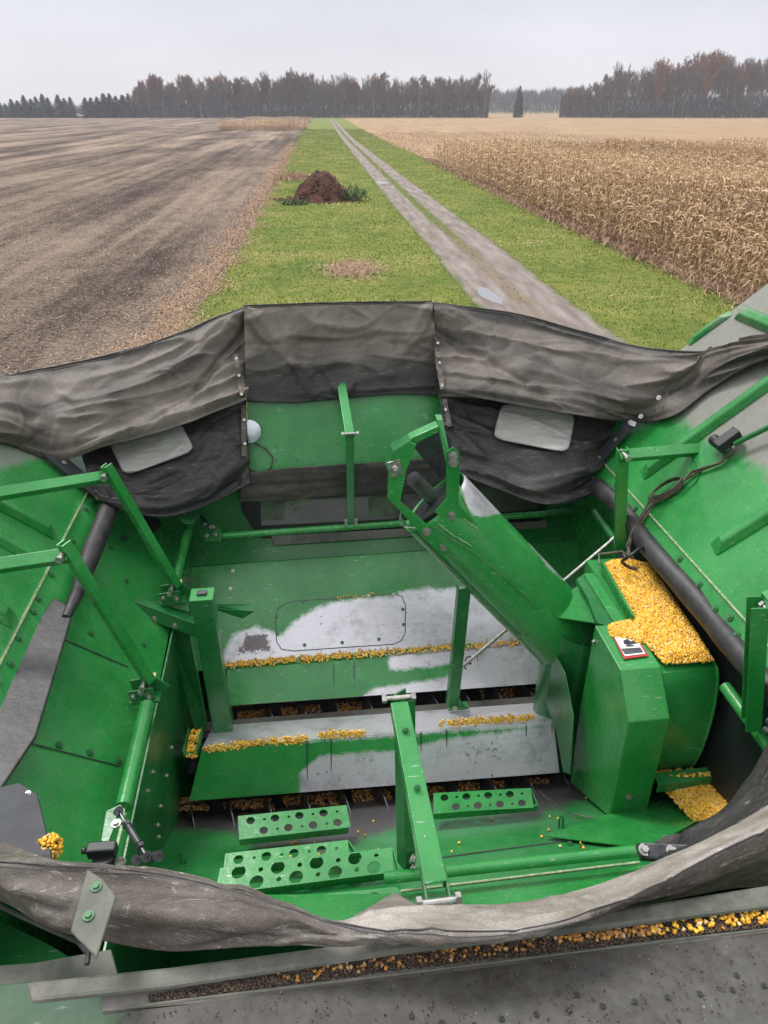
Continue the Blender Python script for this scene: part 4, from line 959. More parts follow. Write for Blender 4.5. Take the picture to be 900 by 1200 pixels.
mb.f = [(0, 1 + j, 1 + (j + 1) % 24) for j in range(24)]
for i in range(3): mb.f += [(1 + i * 24 + j, 1 + i * 24 + (j + 1) % 24, 1 + (i + 1) * 24 + (j + 1) % 24, 1 + (i + 1) * 24 + j) for j in range(24)]
part('lens', mb, LENS, wlp, smooth=60)
mb = MB(); mb.path([flap(u, v, o_) for u, v, o_ in [(296, 516, .03), (300, 520, .02), (312, 526, .02), (320, 536, .02), (318, 548, .02), (308, 556, .02), (298, 552, .02), (290, 548, .02)]], .004, 8); part('lamp_wire', mb, WIRE, wlp, smooth=60)
# ================================================================== TARP
def crom(p0, p1, p2, p3, t):
    return 0.5 * ((2 * p1) + (p2 - p0) * t + (2 * p0 - 5 * p1 + 4 * p2 - p3) * t * t + (3 * p1 - p0 - 3 * p2 + p3) * t ** 3)
def cubic(pts, x):
    n = len(pts) - 1; i = min(int(x * n), n - 1); t = x * n - i
    return crom(pts[max(i - 1, 0)], pts[i], pts[i + 1], pts[min(i + 2, n)], t)
def tarp(nm, cols, nu, nv, folds, dust, mat, lab, seed=0, amp=.010, skirt=0.0, solid=.004, parent=None, hem=None):
    """cols: columns of 3D control points, left to right, each top to bottom. folds: (s0,t0,s1,t1,width,height)."""
    G = [[None] * (nu + 1) for _ in range(nv + 1)]
    for i in range(nu + 1):
        s = i / nu; rowpts = [cubic([c[r] for c in cols], s) for r in range(len(cols[0]))]
        for j in range(nv + 1): G[j][i] = cubic(rowpts, j / nv)
    out = [[None] * (nu + 1) for _ in range(nv + 1)]; dd = []
    for j in range(nv + 1):
        for i in range(nu + 1):
            s, t = i / nu, j / nv
            du = G[j][min(i + 1, nu)] - G[j][max(i - 1, 0)]; dv = G[min(j + 1, nv)][i] - G[max(j - 1, 0)][i]
            n = du.cross(dv)
            n = n.normalized() if n.length > 1e-9 else V((0, 0, 1))
            if n.dot(CAM - G[j][i]) < 0: n = -n
            h = 0
            for (s0, t0, s1, t1, w, a) in folds:
                dx, dy = s1 - s0, t1 - t0; L2 = dx * dx + dy * dy; q = ((s - s0) * dx + (t - t0) * dy) / L2
                qq = max(0, min(1, q)); dist = math.hypot((s - s0 - dx * qq) * 2.2, t - t0 - dy * qq)
                bend = noise.noise(V((s * 5 + seed, t * 5, 3.3))) * .35 * w
                x = (dist + bend) / w; fade = 1 - .75 * qq if a > 0 else 1 - .6 * qq
                h += 1.7 * a * fade * math.exp(-x * x * 1.6) * (1 - 0.35 * math.exp(-(x * 2.6) ** 2))
            p = G[j][i]; q3 = p * 4.0 + V((seed * 3.1, 0, 0))
            h += noise.fractal(q3 * .55, 1.2, 2.0, 3) * amp * 1.2 + noise.noise(q3 * 4) * .0012 + max(0, 1 - abs(noise.noise(V((p.x * 3 + p.y * 2 + seed, p.z * 7 - p.x * 2, p.y * 3)))) * 9) * .0045 - max(0, 1 - abs(noise.noise(V((p.x * 5 - p.z * 4, p.z * 5 + seed, p.y * 4)))) * 11) * .004
            rg = 1 - abs(noise.noise(V((s * 2.6 + t * 1.5 + seed, t * 5 - s * 1.4, seed * 1.7)))) * 2.2; h += max(0, rg) ** 2 * amp * 1.1
            edge = min(1, 6 * min(t, 1 - t) + .35)
            out[j][i] = p + n * h * edge; u, v = pix(p); dd.append(dust(s, t, u, v) + .08)
    mb = MB(); row0 = 0
    if skirt:
        o0 = [p + V((0, skirt * .55, -skirt * 1.6)) for p in out[0]]; o1 = [p + V((0, skirt * .5, -skirt * .35)) for p in out[0]]
        mb.v += o0 + o1; row0 = 2; dd = [.3] * (2 * (nu + 1)) + dd
    for r in out: mb.v += r
    R_ = nv + row0
    mb.f = [(j * (nu + 1) + i, j * (nu + 1) + i + 1, (j + 1) * (nu + 1) + i + 1, (j + 1) * (nu + 1) + i) for j in range(R_) for i in range(nu)]
    mb.at = {'dust': dd}
    o = part(nm, mb, mat, parent or CB, lab, smooth=70, solid=solid, off=-1)
    if hem is not None:
        hm_ = MB(); hm_.path([p + (CAM - p).normalized() * .001 for p in out[int(hem * nv)]][::2], .0042 if hem == 0 else .0013, 6); part('hem', hm_, RUBBER, o, smooth=60)
        h2 = MB(); ro = out[min(nv, int(hem * nv) + max(2, nv // 22))]; h2.path([p + (CAM - p).normalized() * .001 for p in ro][::2], .0014 if hem == 0 else .0006, 4); part('hem_stitching', h2, SHIELD, o)
    verts = [p for r in out for p in r]
    return o, verts, (nu, nv)
def C(*pts): return [Q(u, v, d) for u, v, d in pts]
def pLd(u, v, off=.02): return pLp(u, v, off)
def pRd(u, v, off=.02): return pRp(u, v, off)
def dL(u, v): return HC - pLp(u, v).z
# upper skirt, left
cols = [
    C((-90, 462, .94)) + [pLd(-90, 480), pLd(-90, 500), pLd(-90, 516)],
    C((0, 443, .98), (0, 469, 1.01), (0, 496, 1.04)) + [pLd(0, 522)],
    C((60, 430, .98), (60, 468, 1.07), (60, 506, 1.16)) + [pLd(60, 543)],
    C((130, 416, .94), (130, 452, 1.03), (130, 488, 1.13), (130, 522, 1.22)),
    C((210, 391, .89), (210, 428, 1.0), (210, 465, 1.1), (210, 499, 1.17)),
    C((250, 374, .85), (252, 410, .96), (253, 448, 1.07), (254, 482, 1.15)),
    C((287, 362, .81), (288, 398, .93), (288, 432, 1.04), (289, 468, 1.14))]
fd = [(1.0, .05, .35, .62, .16, .030), (1.0, .20, .55, .95, .05, -.022), (.0, .45, .45, .75, .10, .018), (1.0, .90, .25, .93, .05, .030), (.25, .55, .0, .30, .08, -.02), (.95, .45, .5, .75, .07, -.018)]
tL1, vL1, _ = tarp('tarp_skirt', cols, 150, 70, fd, lambda s, t, u, v: .58 - .42 * math.exp(-((t - .03) / .10) ** 2) - .30 * math.exp(-((t - .50 + .2 * s) / .08) ** 2) - .45 * max(0, t - .6), FAB, 'dusty upper skirt of the tarp on the left front corner', 1, .018, .12, hem=0)
cols = [
    C((92, 515, 1.27), (98, 540, 1.31), (104, 562, 1.36), (112, 585, 1.41)),
    C((130, 505, 1.24), (135, 540, 1.32), (140, 570, 1.39), (145, 599, 1.45)),
    C((190, 490, 1.20), (192, 530, 1.30), (195, 570, 1.41), (198, 605, 1.51)),
    C((245, 476, 1.18), (246, 515, 1.28), (248, 555, 1.38), (250, 588, 1.50)),
    C((289, 462, 1.16), (289, 500, 1.26), (291, 532, 1.36), (293, 566, 1.46))]
fd = [(.1, .95, .95, .70, .09, .028), (.2, .75, .9, .45, .08, -.016), (.9, .9, .4, 1.0, .06, -.02), (.0, .5, .6, .2, .07, .012)]
tL2, vL2, _ = tarp('tarp_pocket', cols, 110, 70, fd, lambda s, t, u, v: -.12 + .22 * max(0, t - .6), FAB, 'black lower pocket of the tarp on the left front corner', 2, .017)
# centre drape
cols = []
for i in range(5):
    s = i / 4; tp = (287 + 217 * s, 361 - 5 * s - 1.5 * math.sin(3.14 * s)); bt = (289 + 227 * s, 471 - 7 * s + 3 * math.sin(6.28 * s))
    cols.append([flap(tp[0] + (bt[0] - tp[0]) * q, tp[1] + (bt[1] - tp[1]) * q, .034 + .01 * (1 - q)) for q in (0, .33, .66, 1)])
fd = [(.02, .05, .35, .85, .10, .020), (.98, .05, .70, .85, .10, .020), (.3, .45, .75, .45, .14, -.022), (.5, .98, .42, .7, .06, .016), (.5, .98, .58, .7, .06, .016), (.25, .62, .80, .60, .07, .012)]
tC, vC, _ = tarp('tarp_skirt', cols, 120, 60, fd, lambda s, t, u, v: .66 - .95 * max(0, t - .36) / .64, FAB, 'dusty tarp draped over the front centre flap', 3, .009, .12, hem=0)
# upper skirt, right
cols = [
    C((505, 357, .80), (508, 392, .92), (511, 428, 1.03), (517, 464, 1.13)),
    C((560, 362, .83), (562, 398, .94), (566, 434, 1.04), (570, 469, 1.14)),
    C((620, 372, .86), (622, 407, .97), (625, 443, 1.06), (628, 479, 1.16)),
    C((680, 388, .89), (684, 420, .98), (686, 455, 1.08), (688, 488, 1.17)),
    C((740, 405, .92), (742, 435, 1.0), (744, 468, 1.10)) + [pRd(745, 499, .03)],
    C((800, 412, .90), (798, 437, .97)) + [pRd(795, 465, .04), pRd(792, 492, .02)],
    C((845, 410, .86)) + [pRd(842, 424, .06), pRd(840, 440, .05), pRd(838, 458, .02)],
    [pRd(900, 408, .07), pRd(905, 416, .09), pRd(905, 424, .08), pRd(905, 431, .05)],
    [pRd(990, 402, .07), pRd(990, 407, .09), pRd(990, 414, .08), pRd(990, 420, .05)]]
fd = [(.0, .06, .36, .72, .14, .032), (.0, .28, .32, .95, .05, -.022), (.0, .88, .6, .86, .07, .020), (.25, .6, .62, .72, .09, .018), (.5, .9, .1, .78, .05, -.014), (.6, .3, .95, .5, .08, .012), (.1, .1, .55, .12, .08, -.016)]
tR1, vR1, _ = tarp('tarp_skirt', cols, 190, 70, fd, lambda s, t, u, v: .56 - .42 * math.exp(-((t - .04) / .12) ** 2) - .35 * math.exp(-((t - .35 - .5 * s) / .09) ** 2) - .75 * max(0, t - .55), FAB, 'dusty upper skirt of the tarp on the right front corner', 4, .018, .12, hem=0)
cols = [
    C((514, 455, 1.14), (516, 490, 1.24), (521, 520, 1.33), (530, 552, 1.42)),
    C((570, 462, 1.17), (574, 500, 1.28), (580, 535, 1.38), (585, 574, 1.49)),
    C((630, 472, 1.19), (634, 510, 1.29), (638, 550, 1.40), (643, 592, 1.52)),
    C((688, 480, 1.20), (690, 515, 1.31), (690, 548, 1.41), (688, 580, 1.52)),
    C((750, 485, 1.28), (742, 502, 1.34), (728, 522, 1.40), (712, 550, 1.46))]
fd = [(1., .55, .35, .88, .08, .035), (.9, .8, .3, .98, .05, -.02), (.0, .25, .3, .95, .10, .018), (1., .3, .3, .6, .08, .014), (.95, .95, .5, 1.0, .06, .03)]
tR2, vR2, _ = tarp('tarp_pocket', cols, 120, 70, fd, lambda s, t, u, v: -.10 + .22 * max(0, t - .6), FAB, 'black lower pocket of the tarp on the right front corner', 5, .018)
# strip hanging under the flap in front of the cab window
def bandp(u, v): return QY(u, v, 2.985 - .05)
cols = [[bandp(u, v) for v in vs] for u, vs in ((280, (556, 572, 588)), (340, (548, 566, 586)), (400, (544, 562, 581)), (460, (540, 558, 579)), (530, (534, 552, 574)), (600, (530, 548, 566)))]
tarp('tarp_hem', cols, 60, 16, [], lambda s, t, u, v: .16, FAB, 'black hem hanging below the centre flap', 6, .006)
# clear windows, sewn on to the pockets
def onmesh(verts, u, v, off, cache={}):
    key = id(verts)
    if key not in cache: cache[key] = np.array([(*pix(p), HC - p.z) for p in verts])
    A = cache[key]; d = (A[:, 0] - u) ** 2 + (A[:, 1] - v) ** 2; ix = np.argsort(d)[:6]; w = 1 / (d[ix] + .5)
    return Q(u, v, float((A[ix, 2] * w).sum() / w.sum()) - off)
def vinyl(verts, corners, parent, lab):
    (a, b, c, d) = corners; mb = MB(); nu, nv = 30, 20
    def rc(s, t):                                         # rounded-corner remap
        x, y = 2 * s - 1, 2 * t - 1; m = max(abs(x), abs(y)); 
        e = (abs(x) ** 7 + abs(y) ** 7) ** (1 / 7) if m > 0 else 1
        k_ = m / e if e > 0 else 1; return (x * k_ + 1) / 2, (y * k_ + 1) / 2
    rim = []
    for j in range(nv + 1):
        for i in range(nu + 1):
            s, t = rc(i / nu, j / nv)
            u = (a[0] * (1 - s) + b[0] * s) * (1 - t) + (d[0] * (1 - s) + c[0] * s) * t; v = (a[1] * (1 - s) + b[1] * s) * (1 - t) + (d[1] * (1 - s) + c[1] * s) * t
            mb.v.append(onmesh(verts, u, v, .010))
    mb.f = [(j * (nu + 1) + i, j * (nu + 1) + i + 1, (j + 1) * (nu + 1) + i + 1, (j + 1) * (nu + 1) + i) for j in range(nv) for i in range(nu)]
    g = lambda i, j: mb.v[j * (nu + 1) + i]
    rim = [g(i, 0) for i in range(nu)] + [g(nu, j) for j in range(nv)] + [g(i, nv) for i in range(nu, 0, -1)] + [g(0, j) for j in range(nv, 0, -1)]
    o = part('clear_window', mb, VINYL, parent, lab, smooth=80, solid=.002)
    m2 = MB(); m2.path(rim, .0028, 6, closed=True); part('window_stitching', m2, RUBBER, o, smooth=60)
vinyl(vL2, ((124, 512), (208, 489), (229, 528), (146, 558)), tL2, 'creased clear vinyl window in the left pocket')
vinyl(vR2, ((588, 472), (675, 485), (666, 531), (577, 514)), tR2, 'creased clear vinyl window in the right pocket')
# snap rivets and seam straps
rv = MB(); rv.tube(V((0, 0, -.001)), V((0, 0, .003)), .013, .012, 18); rv.tube(V((0, 0, .003)), V((0, 0, .006)), .006, .005, 10); RVM = mesh_of('rivet', rv, STEEL)
def strip(verts, pts, w, parent, mat=FABG, off=.006, nm='seam_strap'):
    mb = MB(); L = []
    P = [onmesh(verts, u, v, off) for u, v in pts]; n = len(P)
    for i, p in enumerate(P):
        d = P[min(i + 1, n - 1)] - P[max(i - 1, 0)]; sd = d.cross(toC(p)).normalized() * w; mb.v += [p - sd, p + sd]
    mb.f = [(2 * i, 2 * i + 1, 2 * i + 3, 2 * i + 2) for i in range(n - 1)]; return part(nm, mb, mat, parent, solid=.002)
def lerp2(a, b, n): return [(a[0] + (b[0] - a[0]) * i / n, a[1] + (b[1] - a[1]) * i / n) for i in range(n + 1)]
s1 = strip(vL1, lerp2((276, 415), (284, 466), 10), .010, tL1, off=.012); s2 = strip(vL2, lerp2((285, 475), (286, 535), 10), .010, tL2, off=.010)
s3 = strip(vR1, lerp2((512, 400), (519, 462), 10), .010, tR1, off=.012); s4 = strip(vR2, lerp2((521, 468), (527, 500), 8), .010, tR2, off=.010)
for vs, u, v, par in ((vL1, 277, 420, tL1), (vL1, 280, 440, tL1), (vL1, 283, 462, tL1), (vL2, 286, 492, tL2), (vL2, 287, 520, tL2), (vR1, 513, 402, tR1), (vR1, 515, 425, tR1), (vR1, 518, 452, tR1), (vR2, 522, 480, tR2)):
    bolt(onmesh(vs, u, v, .014), V((0, -.7, .7)), par, RVM, .55, 'rivet')
for u, v in ((708, 532), (729, 511), (751, 488), (772, 466)):
    if v > 500: bolt(onmesh(vR2, u, v, .012), (pRp.n + V((0, -.6, 0))).normalized(), tR2, RVM, .85, 'rivet')
    else: bolt(onmesh(vR1, u, v, .012), (pRp.n + V((0, -.6, 0))).normalized(), tR1, RVM, .85, 'rivet')
stp = MB(); stp.poly_prism([pRp(u, v, .035) for u, v in [(699, 541), (741, 497), (750, 503), (707, 550)]], -pRp.n * .004); part('edge_strap', stp, SHIELD, CB, 'dark strap riveted along the front edge of the right cover')
for u, v in ((708, 541), (727, 520)): bolt(pRp(u, v, .036), pRp.n, CB, RVM, .8, 'rivet')
stp = MB(); stp.poly_prism([pLp(u, v, .03) for u, v in [(42, 535), (58, 530), (128, 585), (112, 592)]], -pLp.n * .004); stp_o = part('edge_strap', stp, SHIELD, CB, 'dark strap riveted along the front edge of the left cover')
for u, v in ((68, 548), (94, 570), (44, 526)): bolt(pLp(u, v, .036), pLp.n, stp_o, RVM, .9, 'rivet')
tgm = MB(); tgm.poly_prism([pRp(u, v, .05) for u, v in [(741, 496), (754, 502), (752, 507), (746, 505)]], -pRp.n * .002); part('torn_tag', tgm, WHITE, CB)

# rear tarp: grey inner face, crest, brown outer band
rc_ = [(-70, [(980, 1.22), (1000, 1.16), (1008, 1.13), (1022, 1.16), (1040, 1.20)]),
       (0, [(986, 1.22), (1004, 1.16), (1013, 1.12), (1035, 1.15), (1055, 1.20)]),
       (60, [(1010, 1.13), (1013, 1.12), (1015, 1.11), (1055, 1.14), (1088, 1.18)]),
       (130, [(1017, 1.12), (1018, 1.11), (1019, 1.10), (1065, 1.12), (1104, 1.16)]),
       (200, [(1026, 1.12), (1027, 1.11), (1028, 1.10), (1072, 1.10), (1114, 1.14)]),
       (270, [(1043, 1.11), (1045, 1.10), (1046, 1.09), (1080, 1.09), (1110, 1.12)]),
       (340, [(1063, 1.11), (1065, 1.10), (1066, 1.09), (1088, 1.09), (1107, 1.11)]),
       (400, [(1080, 1.11), (1083, 1.10), (1086, 1.09), (1098, 1.09), (1109, 1.11)]),
       (460, [(1064, 1.15), (1080, 1.11), (1094, 1.08), (1097, 1.09), (1100, 1.14)]),
       (540, [(1060, 1.16), (1080, 1.11), (1097, 1.07), (1100, 1.09), (1103, 1.14)]),
       (620, [(1056, 1.17), (1074, 1.11), (1091, 1.07), (1094, 1.09), (1097, 1.14)]),
       (700, [(1038, 1.19), (1054, 1.13), (1067, 1.08), (1071, 1.12), (1076, 1.22)]),
       (780, [(1006, 1.22), (1022, 1.15), (1032, 1.10), (1044, 1.14), (1056, 1.24)]),
       (850, [(972, 1.24), (988, 1.17), (996, 1.11), (1020, 1.16), (1042, 1.28)]),
       (920, [(930, 1.24), (950, 1.17), (962, 1.10), (1000, 1.16), (1038, 1.30)]),
       (1000, [(880, 1.24), (910, 1.17), (925, 1.09), (975, 1.16), (1030, 1.32)])]
cols = [C(*[(u, v, d) for v, d in vs]) for u, vs in rc_]
def dr(s, t, u, v):
    inner = t < .5
    f = max(0, min(1, (u - 380) / 60)); g = max(0, min(1, (900 - u) / 140))
    return .16 + ((.85 + .1 * g) * f if inner else (.30 * f - .38 * (u > 690)) * 1.0)
fd = [(.15, .85, .45, .62, .10, .015), (.1, .7, .4, .8, .06, .012), (.32, .95, .5, .6, .07, -.012)]
tB, vB, _ = tarp('tarp_skirt', cols, 220, 50, fd, dr, FABG, 'rear tarp sagging along the back of the tank, pale grey inside and brown outside', 7, .006, hem=.5)
cols = [C((748, 996, 1.52), (772, 1006, 1.40), (780, 1010, 1.28)), C((800, 975, 1.50), (812, 984, 1.38), (824, 996, 1.25)), C((850, 945, 1.48), (856, 956, 1.36), (862, 975, 1.25)),
        C((880, 905, 1.46), (890, 925, 1.36), (900, 950, 1.24)), C((905, 862, 1.44), (925, 885, 1.34), (945, 915, 1.24)), C((960, 800, 1.44), (975, 840, 1.34), (990, 885, 1.24))]
tarp('tarp_pocket', cols, 70, 30, [(.2, .5, .9, .6, .12, .015)], lambda s, t, u, v: .0, FAB, 'black tarp pocket at the rear right corner', 8, .008)
# the little grey triangle of tarp by the rear arm, and a slack dark piece
cols = [C((405, 1082, 1.20), (420, 1084, 1.18)), C((440, 1060, 1.26), (448, 1072, 1.20)), C((462, 1048, 1.30), (470, 1066, 1.20)), C((490, 1062, 1.28), (500, 1070, 1.19))]
tarp('tarp_tuck', cols, 24, 10, [], lambda s, t, u, v: .5, FABG, 'small tuck of grey tarp beside the rear arm', 9, .003)

# bolted corner plate and the parts around it
platepoly('corner_plate', [(102, 1018), (121, 1030), (136, 1050), (113, 1122), (82, 1091)], 1.04, GREY_DUST, 'dusty green corner plate bolted over the rear tarp', t=.006, bolts=[(113, 1040, .7), (104, 1074, .7)], bm_=BOLTG)
platepoly('guard_plate', [(-40, 925), (0, 922), (22, 917), (44, 930), (60, 1000), (62, 1030), (-40, 1010)], [1.36, 1.36, 1.36, 1.36, 1.34, 1.32, 1.32], SHIELD, 'dark guard plate at the rear left', t=.01, bolts=[(33, 930, .5)])
# ---- deck behind the tank: rail, dirt gutter, perforated screen ---------------------------------------
ZD = 1.22
def dq(u, v, d=ZD): return Q(u, v, d)
mb = MB(); A_ = [dq(u, v, 1.155) for u, v in [(30, 1150), (200, 1132), (460, 1098), (700, 1068), (1000, 1020), (1000, 1050), (700, 1088), (620, 1098), (460, 1117), (200, 1156), (36, 1174)]]
mb.poly_prism(A_, V((0, 0, -.012))); part('deck_rail', mb, GREY_DUST, CB, 'dirty grey green rail behind the rear tarp', bevel=.006)
gut = Plane(dq(30, 1160, 1.180), dq(900, 1060, 1.180), dq(450, 1150, 1.180)); mb = quad([gut(120, 1150), gut(1000, 1040), gut(1000, 1110), gut(120, 1185)], 60, 8, dust=lambda u, v: .6)
part('gutter', mb, DECK, CB, 'gritty gutter between rail and screen', solid=.01, off=-1)
scr = Plane(dq(150, 1195, 1.172), dq(900, 1098, 1.172), dq(500, 1260, 1.15))
mb = quad([scr(148, 1186), scr(1020, 1078), scr(1020, 1300), scr(100, 1300)], 80, 30, dust=lambda u, v: .12 if v > 1130 else .2)
ds = part('screen_panel', mb, DECK, CB, 'charcoal perforated screen panel at the bottom of the view', solid=.01, off=-1)
mb = MB(); mb.path([scr(148, 1183, .004), scr(300, 1164, .004), scr(600, 1127, .004), scr(760, 1107, .004), scr(1000, 1080, .004)], .0022, 6); part('green_edge', mb, GREY_DUST, ds)
hx = [(482, 1192), (588, 1195), (628, 1190), (667, 1185), (706, 1180), (744, 1175), (782, 1170), (820, 1166), (858, 1161), (895, 1156), (676, 1167), (863, 1144), (556, 1203), (518, 1200)]
a_ = scr.n.orthogonal().normalized(); b_ = scr.n.cross(a_); hm = MB(); hm.add([(a_ * math.cos(i * .6283) + b_ * math.sin(i * .6283)) * .0042 for i in range(10)], [tuple(range(10))]); HM = mesh_of('hole', hm, BLACKP)
for u, v in hx:
    o = bpy.data.objects.new('hole', HM); link(o, ds); o.location = scr(u, v, .0035)
platepoly('side_cowl', [(-60, 1060), (0, 1078), (60, 1108), (92, 1128), (60, 1150), (-60, 1160)], 1.95, GREEN_D, 'dark green side cowl under the tarp corner', t=.02)
platepoly('side_cowl', [(-60, 1158), (40, 1150), (125, 1160), (148, 1186), (120, 1290), (-60, 1290)], 1.24, GREEN_OLD, 'dusty green cowl at the lower left corner', t=.02)
platepoly('side_cowl', [(-60, 1135), (40, 1128), (130, 1112), (140, 1150), (30, 1152), (-60, 1164)], [1.30] * 6, GREY_DUST, 'dirty ledge at the lower left', t=.02)
mb = MB(); mb.path([Q(-20, 1052, 1.25), Q(20, 1072, 1.22), Q(60, 1090, 1.20), Q(92, 1104, 1.18), Q(104, 1118, 1.14), Q(102, 1130, 1.14)], .004, 8); part('tarp_cord', mb, RUBBER, CB, 'cord running under the rear left tarp corner', smooth=60)

# outer body so that the machine still reads as a machine from the side
bz = HC
mb = MB(); mb.box(V((.2, 1.95, HC - 2.9)), V((1.62, 0, 0)), V((0, 1.35, 0)), V((0, 0, .95))); 
for ff in (): pass
# four outer skins (open on top)
def skin(a, b, z0, z1, lab):
    m_ = MB(); m_.add([V((a[0], a[1], z0)), V((b[0], b[1], z0)), V((b[0], b[1], z1)), V((a[0], a[1], z1))], [(0, 1, 2, 3)]); part('body_side', m_, GREEN, CB, lab, solid=.02)
x0_, x1_, y0_, y1_ = XL - .02, XR + .06, .30, YF + .06
skin((x0_, y0_), (x0_, y1_), .9, HC - 1.5, 'left outer side of the machine'); skin((x1_, y0_), (x1_, y1_), .9, HC - 1.5, 'right outer side of the machine')
skin((x0_, y1_), (x1_, y1_), .9, HC - 1.5, 'front outer side of the machine'); skin((x0_, y0_), (x1_, y0_), .9, HC - 1.45, 'rear outer side of the machine')
mb = MB(); mb.box(V((.2, -1.1, HC - 2.25)), V((1.2, 0, 0)), V((0, 1.38, 0)), V((0, 0, .40))); part('engine_hood', mb, BLACKP, CB, 'engine deck behind the tank', bevel=.03)  # black instead of green, standing in for shade in the gap under the tarp
for wx, wy, wr, ww in ((-1.65, 2.3, .95, .35), (2.05, 2.3, .95, .35), (-1.4, -1.8, .65, .25), (1.8, -1.8, .65, .25)):
    mb = MB(); mb.tube(V((wx - ww, wy, wr)), V((wx + ww, wy, wr)), wr, n=40); w_ = part('wheel', mb, RUBBER, CB, smooth=40, bevel=.04)
    mb = MB(); mb.tube(V((wx - ww - .01, wy, wr)), V((wx + ww + .01, wy, wr)), wr * .5, n=32); part('rim', mb, YEL, w_, smooth=40)
mb = MB(); mb.box(V((.2, 1.0, 1.0)), V((1.3, 0, 0)), V((0, 2.9, 0)), V((0, 0, .12))); part('chassis', mb, GREEN_D, CB)
# ================================================================== LOOSE CORN
def kernel_mesh(name, P, size, mat, seed, flat=None):
    """P: list of world points; one tooth-shaped kernel at each."""
    r_ = np.random.default_rng(seed); n = len(P); P = np.array([tuple(p) for p in P], dtype=float)
    base = np.array([[-.5, -.32, -.25], [.5, -.5, -.25], [.5, .5, -.25], [-.5, .32, -.25], [-.45, -.22, .22], [.42, -.40, .28], [.42, .40, .28], [-.45, .22, .22]])
    faces = np.array([[0, 3, 2, 1], [4, 5, 6, 7], [0, 1, 5, 4], [1, 2, 6, 5], [2, 3, 7, 6], [3, 0, 4, 7]])
    q = r_.normal(size=(n, 4)); 
    if flat is not None: q[:, 1] *= flat; q[:, 2] *= flat
    q /= np.linalg.norm(q, axis=1)[:, None]; w, x, y, z = q.T
    M = np.stack([1 - 2 * (y * y + z * z), 2 * (x * y - z * w), 2 * (x * z + y * w), 2 * (x * y + z * w), 1 - 2 * (x * x + z * z), 2 * (y * z - x * w), 2 * (x * z - y * w), 2 * (y * z + x * w), 1 - 2 * (x * x + y * y)], 1).reshape(n, 3, 3)
    s = size * r_.uniform(.8, 1.2, n)
    vs = np.einsum('nij,kj->nki', M, base) * s[:, None, None] + P[:, None, :]
    fs = (faces[None] + (np.arange(n) * 8)[:, None, None]).reshape(-1, 4)
    rnd = np.repeat(r_.uniform(0, 1, n), 8); rnd[:] = np.clip(rnd, 0, 1)
    return npmesh(name, vs.reshape(-1, 3), fs, mat, {'rnd': rnd})
def loose(label, P, size=.0105, mat=None, seed=1, flat=None, under=None):
    me = kernel_mesh('corn_kernels', P, size, mat or KERNEL, seed, flat)
    me.polygons.foreach_set('use_smooth', [True] * len(me.polygons))
    o = bpy.data.objects.new('corn_kernels', me); link(o); tag(o, label, 'loose corn', kind='stuff')
    if under:
        bm = bmesh.new(); bm.from_mesh(me); vv = [bm.verts.new(p) for p in under[0]]
        for f in under[1]: bm.faces.new([vv[i] for i in f])
        lay = bm.verts.layers.float['rnd']
        for x in vv: x[lay] = .3
        bm.to_mesh(me); bm.free()
    return o
def heap(label, fn, poly, H, n, seed, edge=9.0, size=.0088, base=.0, mat=None):
    rr_ = random.Random(seed); us = [p[0] for p in poly]; vs = [p[1] for p in poly]; P = []
    def hh(u, v):
        d = pdist(u, v, poly); t = max(0, min(1, d / edge)); return base + H * math.sin(t * 1.57) * (1 + .18 * noise.noise(V((u * .06, v * .06, seed))))
    while len(P) < n:
        u, v = rr_.uniform(min(us), max(us)), rr_.uniform(min(vs), max(vs))
        if not inpoly(u, v, poly): continue
        P.append(fn(u, v, hh(u, v) + rr_.uniform(-.002, .0025)))
    g = 3.0; nu, nv = int((max(us) - min(us)) / g) + 2, int((max(vs) - min(vs)) / g) + 2; V_ = {}; vv = []; ff = []
    for j in range(nv):
        for i in range(nu):
            u, v = min(us) + i * g, min(vs) + j * g
            if pdist(u, v, poly) > -.3: V_[i, j] = len(vv); vv.append(fn(u, v, hh(u, v) - .0015))
    for j in range(nv - 1):
        for i in range(nu - 1):
            q = [(i, j), (i + 1, j), (i + 1, j + 1), (i, j + 1)]
            if all(k_ in V_ for k_ in q): ff.append([V_[k_] for k_ in q])
    return loose(label, P, size, mat, seed, .6, under=(vv, ff))
topf = lambda u, v, o=0: ontop(u, v, o)
heap('large heap of yellow corn kernels on top of the curved housing', topf, [(704, 664), (716, 657), (735, 655), (762, 662), (790, 704), (818, 745), (836, 775), (778, 778), (768, 766), (754, 752), (741, 729), (722, 692)], .020, 7500, 11)
heap('small spill of yellow kernels over the warning sticker', topf, [(712, 736), (716, 731), (738, 727), (748, 735), (758, 752), (748, 755), (740, 751), (716, 746)], .010, 1300, 12, 6)
lowp = Plane(Q(790, 930, 2.10), Q(850, 935, 2.08), Q(815, 960, 2.06))
heap('heap of amber kernels below the curved housing by the tarp', lowp, [(779, 926), (800, 927), (835, 918), (862, 936), (868, 955), (850, 968), (828, 962), (812, 962)], .03, 2600, 13, 8)
ledge = Plane(Q(770, 913, 2.03), Q(832, 905, 2.05), Q(770, 918, 2.00))
def line(pl, segs, n, seed, off=.004, spread=4.0):
    rr_ = random.Random(seed); P = []
    for (u0, v0, u1, v1, wgt) in segs:
        for _ in range(int(n * wgt)):
            t = rr_.random(); u = u0 + (u1 - u0) * t; v = v0 + (v1 - v0) * t
            if noise.noise(V((u * .11, seed, 0))) < -.28 and rr_.random() < .7: continue
            P.append(pl(u, v + rr_.gauss(0, spread * .52), off + rr_.random() * .002))
    return P
vall = Plane(Q(268, 778, 2.245), Q(628, 750, 2.245), Q(268, 788, 2.23))
